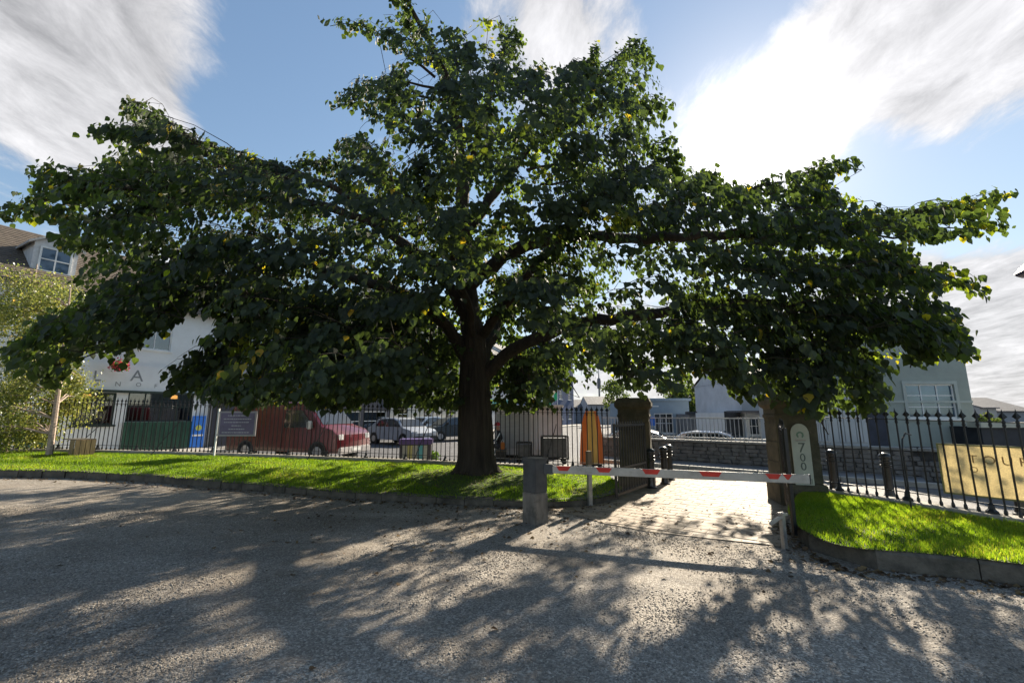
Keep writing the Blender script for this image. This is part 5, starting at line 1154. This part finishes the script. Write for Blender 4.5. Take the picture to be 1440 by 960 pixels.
# cream board behind the right railing, lit from behind so that it glows
cr_m = leafmat('cream_board', [(0, (.74, .68, .50)), (1, (.74, .68, .50))], .7, (.95, .92, .86), .6); ct_m = leafmat('cream_board_text', [(0, (.52, .44, .28)), (1, (.52, .44, .28))], .7, (.9, .86, .8), .6)
i0 = 0
pa = None
pts = resample(FR, .05)
def px_of(p):
    c, s = math.cos(PITCH), math.sin(PITCH); dz = p.z-EYE; return 720 + FPX*p.x/(p.y*c + dz*s)
pa = min(pts[:40], key=lambda p: abs(px_of(p + Vector((0, 0, .8)))-1316)); ib = pts.index(pa); pe = pts[min(len(pts)-1, ib+48)]
dcb = (pe-pa); dcb.z = 0; lcb = dcb.length; dcb.normalize(); ncb = Vector((-dcb.y, dcb.x, 0)); ncb = ncb if ncb.y > 0 else -ncb
t = thing('cream_board', 'cream board with faint lettering fixed behind the right railing', 'sign', pa + ncb*.06)
fn = lambda u, v, w: Vector((pa.x, pa.y, 0)) + dcb*u + ncb*(.05+w) + Vector((0, 0, v))
bd = MB().prism([(0, .45), (lcb, .45), (lcb, 1.17), (0, 1.17)], fn, 0, .006).build('board', cr_m, t)
for (a, b, c, d_) in ((-.015, .43, lcb+.015, .452), (-.015, 1.168, lcb+.015, 1.19), (-.015, .452, .005, 1.168)): MB().prism([(a, b), (c, b), (c, d_), (a, d_)], fn, -.012, .012).build('edge', mat('board_edge', (.30, .27, .10), .6, .1, 4), t)
Mb = Matrix([[dcb.x, 0, -ncb.x, 0], [dcb.y, 0, -ncb.y, 0], [0, 1, 0, 0], [0, 0, 0, 1]])
for body, u, v, s_ in (('T O U R', .62, .97, .17), ('O', .36, .82, .12), ('O', .95, .74, .14)):
    p = fn(u, v, -.003); text_mesh(body, s_, ct_m, Matrix.Translation(p) @ Mb, bd, 'lettering', .001)

# ---------------------------------------------------------------- red bins
for k, (px, lb) in enumerate(((1281, 'slim red litter bin with a black lid outside the right railing'), (1304, 'wide red litter bin with a black base beside the cream board'))):
    c = at(px, 655, 11.6); c.z = -.02; t = thing('litter_bin', lb, 'bin', c, 'red litter bins'); w_ = .26 if k == 0 else .4
    MB().box(c+Vector((0, 0, .1)), (w_, .4, .2)).build('base', iron_m, t, bevel=.01); MB().box(c+Vector((0, 0, .47)), (w_*.96, .38, .53)).build('body', mat('bin_red', (.45, .02, .02), .4, .15, 4), t, bevel=.02); MB().box(c+Vector((0, 0, .77)), (w_, .4, .07)).build('lid', iron_m, t, bevel=.015)

# ---------------------------------------------------------------- vehicles
tyre_m = mat('tyre', (.015, .015, .015), .85, .2, 10); rim_m = mat('rim', (.40, .40, .42), .35, .1, 8, metal=.7); lampw = mat('headlight', (.65, .66, .66), .12, .1, 8); lampr = mat('tail_light', (.4, .02, .02), .2, .1, 8); cglass = mat('car_glass', (.02, .025, .03), .05, .2, 2, spec=1.0); trim_m = mat('car_trim', (.03, .03, .03), .6, .2, 6)
def vehicle(name, label, cat, loc, head, paint, prof, glass_side, wheels, width, wr, lights, screen, grp=None, cab=.82, extra=None, seams=(-.31, .9)):
    """prof: side outline (x forward, z); body is lofted across five sections so the sides tuck in above the waist"""
    loc = Vector(loc); t = thing(name, label, cat, loc, grp); R = Matrix.Rotation(head, 4, 'Z'); M0 = Matrix.Translation(loc) @ R
    zmax = max(z for x, z in prof); waist = zmax*.55
    def half(z): return width/2*(1 - (1-cab)*max(0, (z-waist)/(zmax-waist))**1.3 - .06*max(0, (.35-z)/.35))
    m = MB(); n = len(prof); secs = [(-1, 1.0), (-.86, 0.0), (.86, 0.0), (1, 1.0)]
    rows = []
    cx_, cz_ = sum(x for x, z in prof)/n, sum(z for x, z in prof)/n
    for yy, ins in ((-1, .035), (-.9, 0), (.9, 0), (1, .035)):
        rows.append([Vector((x - ins*(1 if x > cx_ else -1)*1.2, yy*half(z), z - ins*(1 if z > cz_ else -.3))) for x, z in prof])
    vs = [v for r in rows for v in r]; fs = [(i*n+k, i*n+(k+1) % n, (i+1)*n+(k+1) % n, (i+1)*n+k) for i in range(3) for k in range(n)] + [tuple(range(n)), tuple(range(4*n-1, 3*n-1, -1))]
    m.add(vs, fs); body = m.build('body', paint, t, M=M0, smooth=True)
    for sd in (-1, 1):
        for pg in glass_side:
            q = MB(); o_ = .012
            q.add([(x, sd*(half(z)+o_), z) for x, z in pg] + [(x, sd*(half(z)-.02), z) for x, z in pg], [tuple(range(len(pg))), tuple(range(2*len(pg)-1, len(pg)-1, -1))] + [(i, (i+1) % len(pg), len(pg)+(i+1) % len(pg), len(pg)+i) for i in range(len(pg))]); q.build('side_window', cglass, t, M=M0)
    for (xa, za, xb, zb_) in screen:
        d = Vector((xb-xa, 0, zb_-za)).normalized(); nn_ = Vector((d.z, 0, -d.x)); nn_ = nn_ if (nn_.x > 0) == (xa > cx_) else -nn_
        q = MB(); vs = []
        for off in (.012, -.02):
            for (x, z) in ((xa, za), (xb, zb_)):
                for sd in (-1, 1): vs.append(Vector((x, sd*(half(z)-.09), z)) + nn_*off)
        q.add(vs, [(0, 1, 3, 2), (4, 6, 7, 5), (0, 2, 6, 4), (1, 5, 7, 3), (0, 4, 5, 1), (2, 3, 7, 6)]); q.build('windscreen', cglass, t, M=M0)
    for wx in wheels:
        for sd in (-1, 1):
            Mw = M0 @ Matrix.Translation((wx, sd*(width/2-.10), wr)) @ Matrix.Rotation(math.pi/2, 4, 'X')
            MB().lathe([(wr*1.12, -.105), (wr*1.12, .105)], 18).build('wheel_arch', trim_m, t, M=Mw)
            w_ = MB().lathe([(wr*.6, -.11), (wr*.93, -.112), (wr, -.08), (wr, .08), (wr*.93, .112), (wr*.6, .11)], 20).build('wheel', tyre_m, t, M=Mw, smooth=True)
            MB().lathe([(.02, -.118), (wr*.55, -.116), (wr*.62, -.10), (wr*.62, .10), (wr*.55, .116), (.02, .118)], 10).build('rim', rim_m, w_, M=Mw)
    for (x, z, lm, sx, sz) in lights:
        for sd in (-1, 1): MB().box((x, sd*(half(z)-.2), z), (sx, .26, sz)).build('headlight' if lm is lampw else 'tail_light', lm, t, M=M0, bevel=.015)
    fx, rx_ = max(x for x, z in prof), min(x for x, z in prof)
    MB().box((fx-.02, 0, .38), (.14, width*.93, .24)).build('bumper', extra or trim_m, t, M=M0, bevel=.03); MB().box((rx_+.02, 0, .40), (.12, width*.93, .22)).build('bumper', trim_m, t, M=M0, bevel=.03)
    MB().box((fx+.055, 0, .40), (.012, .50, .11)).build('number_plate', white_m, t, M=M0); MB().box((rx_-.045, 0, .46), (.012, .50, .11)).build('number_plate', white_m, t, M=M0)
    for sx_ in seams:
        for sd in (-1, 1): MB().box((sx_, sd*(width/2+.001), zmax*.38), (.012, .012, zmax*.34)).build('door_seam', trim_m, t, M=M0)
    gx = max(x for pg in glass_side for x, z in pg); gz = min(z for pg in glass_side for x, z in pg)
    for sd in (-1, 1): MB().box((gx-.12, sd*(width/2+.10), gz+.10), (.12, .2, .16 if zmax < 1.7 else .28)).build('mirror', trim_m if zmax < 1.7 else white_m, t, M=M0, bevel=.03)
    return t
red_paint = mat('van_red', (.11, .008, .012), .25, .12, 2, coat=.6)
VP = [(-2.5, .32), (-2.52, .9), (-2.46, 1.9), (-2.3, 2.06), (.7, 2.08), (1.0, 2.0), (1.72, 1.24), (2.22, 1.08), (2.40, .92), (2.45, .5), (2.4, .3)]
vc = at(420, 640, 16.6); vc.z = 0.0
vehicle('panel_van', 'dark red panel van parked outside the railing, its pale front lit', 'van', vc, RAD(-16), red_paint, VP, [[(.1, 1.16), (.1, 1.78), (.78, 1.78), (1.42, 1.18)]], (-1.55, 1.6), 1.9, .33, [(2.34, .84, lampw, .16, .2), (-2.5, 1.0, lampr, .06, .35)], [(1.69, 1.27, 1.05, 1.95)], cab=.86, seams=(-1.0, .05, 1.3), extra=mat('bumper_grey', (.4, .38, .38), .5, .1, 4))
CARP = [(-2.05, .28), (-2.12, .6), (-2.02, .9), (-1.75, .98), (-1.25, 1.38), (-.8, 1.46), (.2, 1.45), (.6, 1.34), (1.2, .95), (1.85, .82), (2.08, .66), (2.1, .4), (2.0, .26)]
CG = [[(-1.2, .98), (-1.0, 1.33), (-.35, 1.38), (-.35, .98)], [(-.28, .98), (-.28, 1.38), (.2, 1.37), (.55, 1.28), (.98, .98)]]
def car(label, loc, head, paint, grp='parked cars'): return vehicle('parked_car', label, 'car', loc, head, paint, CARP, CG, (-1.3, 1.28), 1.75, .31, [(2.0, .68, lampw, .14, .14), (-2.05, .78, lampr, .08, .14)], [(1.14, 1.0, .64, 1.36), (-1.70, 1.02, -1.28, 1.38)], grp, .76)
silver = mat('car_silver', (.45, .46, .47), .25, .1, 3, metal=.6, coat=.5); cblue = mat('car_pale_blue', (.25, .32, .42), .3, .1, 3, coat=.4); cdark = mat('car_dark', (.03, .035, .04), .25, .1, 3, coat=.5); cwhite = mat('car_white', (.36, .38, .41), .3, .08, 3, coat=.4)
p = at(925, 620, 19.5); car('silver car parked behind the steel railing left of the dark shed', (p.x-.6, 19.5, -.5), RAD(-20), silver)
p = at(1012, 620, 17.6); car('silver car parked behind the steel railing nearest the white house', (p.x, 17.8, -.5), RAD(-36), silver)
p = at(560, 625, 24); car('white car parked in the street beyond the purple topped planter', (p.x, 24.5, -.02), RAD(-38), cwhite)
p = at(600, 610, 33); car('pale blue car further up the street', (p.x, 32, -.02), RAD(240), cblue); p = at(630, 610, 30); car('dark grey car beside the pale blue car', (p.x+.6, 28, -.02), RAD(215), cdark)

# ---------------------------------------------------------------- things along the footway
def planter(label, px, py, Y, w, h, lid, face, name='planter', cat='planter'):
    c = at(px, py, Y); c.z = .0; t = thing(name, label, cat, c)
    MB().box(c+Vector((0, 0, h/2)), (w, .7, h), .12).build('box', mat('planter_dark', (.035, .03, .04), .6, .2, 5), t, bevel=.015)
    if lid: MB().box(c+Vector((0, 0, h-.07)), (w+.04, .74, .17), .12).build('band', lid, t, bevel=.01)
    if face:
        ex_ = Vector((math.cos(.12), math.sin(.12), 0)); ny = Vector((math.sin(.12), -math.cos(.12), 0))
        for k, fm_ in enumerate(face):
            a = -w/2+.1+(w-.2)*k/len(face); b = -w/2+.1+(w-.2)*(k+1)/len(face)-.01
            MB().box(c+ex_*((a+b)/2)+ny*.353+Vector((0, 0, h*.46)), (b-a, .012, h*.6), .12).build('face_panel', fm_, t)
    return t, c
yl = mat('panel_yellow', (.42, .38, .14), .6, .1, 4); gy = mat('panel_grey', (.30, .30, .26), .6, .1, 4); tl = mat('panel_teal', (.08, .30, .34), .6, .1, 4); orr = mat('panel_orange', (.5, .16, .03), .6, .1, 4); purple = mat('purple_band', (.075, .04, .17), .5, .1, 4)
planter('dark street planter with a purple band and yellow panels beyond the railing', 585, 640, 15.2, 1.05, .78, purple, (gy, yl, gy, tl, gy))
def small_bush(label, c, r, n, lm, name='shrub'):
    t = thing(name, label, 'plant', c); P2 = RNG.normal(0, 1, (n, 3)); P2 /= np.linalg.norm(P2, axis=1, keepdims=True); P2 *= (r*RNG.random(n)**.35)[:, None]; P2[:, 2] = P2[:, 2]*.8+r*.7; P2 += np.array(c)
    T2 = RNG.normal(0, 1, (n, 3)); T2 /= np.linalg.norm(T2, axis=1, keepdims=True); N2 = np.cross(T2, RNG.normal(0, 1, (n, 3))); N2 /= np.linalg.norm(N2, axis=1, keepdims=True); X2 = np.cross(T2, N2); q5 = np.array([(0, 0, 0), (.3, .5, 0), (0, 1, 0), (-.3, .5, 0)]); Vv = P2[:, None]+r*.35*(q5[None, :, 0:1]*X2[:, None]+q5[None, :, 1:2]*T2[:, None])
    tag(fast_mesh('foliage', Vv.reshape(-1, 3), 3, (np.array([(0, 1, 2), (0, 2, 3)])[None]+(np.arange(n)*4)[:, None, None]).ravel(), lm, t, np.repeat(RNG.random(n), 4)), kind='stuff')
    MB().tube([Vector(c)-Vector((0, 0, .05)), Vector(c)+Vector((0, 0, r*.9))], [.02, .008], 5).build('stem', tb_m, t)
c = at(608, 636, 15.4); c.z = -.02; small_bush('pale rounded shrub in front of the purple banded planter', c, .26, 420, bask_l)
# white kiosk and black wheeled crates
kc = at(745, 640, 17.5); kc.z = 0
t = thing('kiosk', 'white box kiosk with a grey shutter beyond the railing', 'kiosk', kc); kr = Matrix.Rotation(-.12, 4, 'Z')
Mk = Matrix.Translation(kc) @ kr
MB().box((0, 0, 1.0), (2.6, 1.6, 1.8)).build('body', mat('kiosk_white', (.55, .56, .58), .5, .08, 2), t, M=Mk, bevel=.03); MB().box((-.55, -.815, 1.0), (1.3, .03, 1.3)).build('shutter', mat('kiosk_grey', (.36, .38, .39), .5, .1, 3, stretch=(1, 1, 14)), t, M=Mk); MB().box((.75, -.82, 1.05), (.9, .04, 1.5)).build('panel', mat('kiosk_panel', (.62, .62, .66), .4, .05, 3), t, M=Mk, bevel=.01); MB().box((0, -.2, 1.94), (2.75, 1.9, .08)).build('roof', white_m, t, M=Mk, bevel=.02); MB().box((0, 0, .06), (2.3, 1.3, .12)).build('skirt', trim_m, t, M=Mk)
for k, (px, py, w_, h_, lb) in enumerate(((780, 648, .86, .72, 'black framed crate on castors by the kiosk'), (737, 648, .5, .5, 'small black crate on castors half hidden by the barrier post'))):
    c = at(px, py, 14.8 + .2*k); c.z = .045 if False else 0.0; t = thing('crate_trolley', lb, 'trolley', c, 'black crates on castors'); z0 = .18
    MB().box(c+Vector((0, 0, z0+h_*.5)), (w_-.08, .5, h_-.1)).build('crate', mat('crate_grey', (.10, .10, .105), .7, .25, 5), t, bevel=.01); m = MB()
    for x in (-w_/2, w_/2):
        for y in (-.28, .28): m.bar(c+Vector((x, y, z0)), c+Vector((x, y, z0+h_)), .04)
    for z in (z0, z0+h_):
        for y in (-.28, .28): m.bar(c+Vector((-w_/2, y, z)), c+Vector((w_/2, y, z)), .04)
        for x in (-w_/2, w_/2): m.bar(c+Vector((x, -.28, z)), c+Vector((x, .28, z)), .04)
    m.build('frame', iron_m, t)
    for x in (-w_*.35, w_*.35):
        for y in (-.2, .2): MB().lathe([(.03, -.02), (.085, -.02), (.085, .02), (.03, .02)], 12).build('castor', tyre_m, t, M=Matrix.Translation(c+Vector((x, y, .085))) @ Matrix.Rotation(math.pi/2, 4, 'X')); MB().bar(c+Vector((x, y, .1)), c+Vector((x, y, z0)), .03).build('fork', iron_m, t)
# orange banner stand
c = at(833, 655, 14.3); c.z = 0.0; t = thing('banner_stand', 'tapered orange and yellow cloth banner standing behind the railing', 'banner', c)
org = mat('banner_orange', (.75, .17, .03), .7, .12, 4, .006, 10, stretch=(3, 3, .3)); yel_ = mat('banner_yellow', (.70, .40, .10), .7, .15, 3, .006, 10, stretch=(3, 3, .3))
for k, (a, b, mm) in enumerate(((-1, -.45, org), (-.45, .5, yel_), (.5, 1, org))):
    m = MB(); vs = []; zs = [(.04, .40), (.5, .38), (1.0, .35), (1.35, .30), (1.6, .24), (1.74, .17)]; nj = 6
    for z, hw_ in zs:
        for j_ in range(nj+1):
            u = a+(b-a)*j_/nj; vs.append(c + Vector((u*hw_, -.05*(1-u*u)-.012*math.sin(u*9+z*3), z)))
    n0 = len(vs); vs += [v+Vector((0, .012, 0)) for v in vs]; w_ = nj+1; fs = []
    for o_ in (0, n0): fs += [(o_+i_*w_+j_, o_+i_*w_+j_+1, o_+(i_+1)*w_+j_+1, o_+(i_+1)*w_+j_) for i_ in range(len(zs)-1) for j_ in range(nj)]
    m.add(vs, fs); m.build('cloth_panel', mm, t, smooth=True)
MB().tube([c+Vector((0, .03, 0)), c+Vector((0, .03, 1.72))], .02, 8).build('pole', steel_m, t); MB().box(c+Vector((0, .05, .02)), (.6, .4, .04)).build('base', iron_m, t, bevel=.008)
# open wooden crate on the lawn
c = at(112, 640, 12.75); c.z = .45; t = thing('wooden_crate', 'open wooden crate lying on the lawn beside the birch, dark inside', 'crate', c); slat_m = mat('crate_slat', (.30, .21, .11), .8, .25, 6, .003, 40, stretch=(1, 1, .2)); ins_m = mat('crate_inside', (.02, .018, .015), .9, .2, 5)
R3 = Matrix.Rotation(RAD(-28), 4, 'Z'); Mc = Matrix.Translation(c) @ R3
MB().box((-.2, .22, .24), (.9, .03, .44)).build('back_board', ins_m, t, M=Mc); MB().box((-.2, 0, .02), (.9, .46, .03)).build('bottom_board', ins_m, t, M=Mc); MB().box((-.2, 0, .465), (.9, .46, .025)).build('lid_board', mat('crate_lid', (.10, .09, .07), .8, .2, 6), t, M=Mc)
for k in range(4): MB().box((.27, -.17+k*.115, .23), (.03, .105, .46)).build('slat', slat_m, t, M=Mc, bevel=.004)
for k in range(3): MB().box((.02+k*.09, -.235, .23), (.082, .025, .46)).build('slat', slat_m, t, M=Mc, bevel=.004)

# ---------------------------------------------------------------- person sitting behind the trunk, in a red cap
def person(base, face):
    base = Vector(base); t = thing('person', 'seated person in a red cap and black jacket, half hidden by the trunk', 'person', base); R = Matrix.Rotation(face, 4, 'Z'); M0 = Matrix.Translation(base) @ R
    J = {'pel': (0, 0, .48, .15), 'sp': (-.03, 0, .68, .15), 'ch': (-.01, 0, .88, .16), 'nk': (.04, 0, 1.04, .06), 'hd0': (.07, 0, 1.12, .085), 'hd1': (.08, 0, 1.21, .095),
         'hl': (.05, .10, .47, .095), 'kl': (.46, .13, .50, .07), 'al': (.48, .13, .10, .05), 'tl': (.64, .13, .05, .04), 'hr': (.05, -.10, .47, .095), 'kr': (.46, -.13, .50, .07), 'ar': (.44, -.13, .10, .05), 'tr': (.60, -.13, .05, .04),
         'sl': (0, .19, .96, .07), 'el': (.10, .26, .70, .055), 'wl': (.34, .20, .62, .04), 'fl': (.43, .18, .60, .035), 'sr': (0, -.19, .96, .07), 'er': (.10, -.26, .70, .055), 'wr': (.34, -.20, .62, .04), 'fr': (.43, -.18, .60, .035)}
    ks = list(J); E = [('pel', 'sp'), ('sp', 'ch'), ('ch', 'nk'), ('nk', 'hd0'), ('hd0', 'hd1'), ('pel', 'hl'), ('hl', 'kl'), ('kl', 'al'), ('al', 'tl'), ('pel', 'hr'), ('hr', 'kr'), ('kr', 'ar'), ('ar', 'tr'), ('ch', 'sl'), ('sl', 'el'), ('el', 'wl'), ('wl', 'fl'), ('ch', 'sr'), ('sr', 'er'), ('er', 'wr'), ('wr', 'fr')]
    me = bpy.data.meshes.new('body'); me.from_pydata([J[k][:3] for k in ks], [(ks.index(a), ks.index(b)) for a, b in E], [])
    o = bpy.data.objects.new('body', me); put(o, t, M0); md = o.modifiers.new('skin', 'SKIN')
    for i, k in enumerate(ks): me.skin_vertices[0].data[i].radius = (J[k][3], J[k][3])
    me.skin_vertices[0].data[0].use_root = True
    sb = o.modifiers.new('sub', 'SUBSURF'); sb.levels = 2; sb.render_levels = 2
    m = bpy.data.materials.new('clothed_body'); m.use_nodes = True; tn = m.node_tree; p_ = tn.nodes['Principled BSDF']; p_.inputs['Roughness'].default_value = .8
    tcn = tn.nodes.new('ShaderNodeTexCoord'); sx = tn.nodes.new('ShaderNodeSeparateXYZ'); tn.links.new(tcn.outputs['Object'], sx.inputs[0]); rmp = tn.nodes.new('ShaderNodeValToRGB'); rmp.color_ramp.interpolation = 'CONSTANT'
    mr = tn.nodes.new('ShaderNodeMath'); mr.operation = 'DIVIDE'; mr.inputs[1].default_value = 1.4; tn.links.new(sx.outputs[2], mr.inputs[0]); tn.links.new(mr.outputs[0], rmp.inputs[0]); tn.links.new(rmp.outputs[0], p_.inputs['Base Color'])
    e = rmp.color_ramp.elements; e[0].color = (.02, .02, .02, 1); e[1].position = 1.05/1.4; e[1].color = (.38, .22, .16, 1); q = e.new(.09/1.4); q.color = (.04, .045, .06, 1); q = e.new(.56/1.4); q.color = (.012, .012, .014, 1)
    me.materials.append(m)
    cp = mat('cap_red', (.40, .02, .03), .7, .1, 8); MB().lathe([(.108, 1.215), (.112, 1.25), (.10, 1.30), (.06, 1.335), (.01, 1.345)], 14, (.08, 0, 0)).build('cap', cp, t, M=M0, smooth=True); MB().box((.20, 0, 1.222), (.13, .14, .014)).build('cap_peak', cp, t, M=M0, bevel=.004)
    MB().tube([(-.04, .20, .98), (.03, .30, .86), (.10, .33, .72), (.2, .29, .64)], .018, 6).build('sleeve_stripe', white_m, t, M=M0)
    MB().tube([(-.04, -.20, .98), (.03, -.30, .86), (.10, -.33, .72), (.2, -.29, .64)], .018, 6).build('sleeve_stripe', white_m, t, M=M0)
    return t
pc_ = at(703, 646, 16.2); pc_.z = .0
person((pc_.x-.02, 16.2, .0), math.pi)
b = thing('bench', 'dark slatted bench under the seated person beyond the railing', 'bench', (pc_.x, 16.2, 0))
for k in range(4): MB().box((pc_.x-.10+k*.1, 16.2, .34), (.085, 1.3, .03)).build('seat_slat', wood_m, b, bevel=.004)
for y in (-.5, .5): MB().box((pc_.x+.05, 16.2+y, .165), (.36, .06, .33)).build('leg', iron_m, b, bevel=.004)
t = thing('shoulder_bag', 'orange and white bag beside the seated person', 'bag', (pc_.x+.12, 15.85, 0)); MB().box((pc_.x+.10, 15.86, .51), (.16, .12, .26), .3).build('bag', orr, t, bevel=.03); MB().tube([(pc_.x+.05, 15.86, .62), (pc_.x+.1, 15.86, .74), (pc_.x+.15, 15.86, .62)], .01, 5).build('strap', white_m, t)
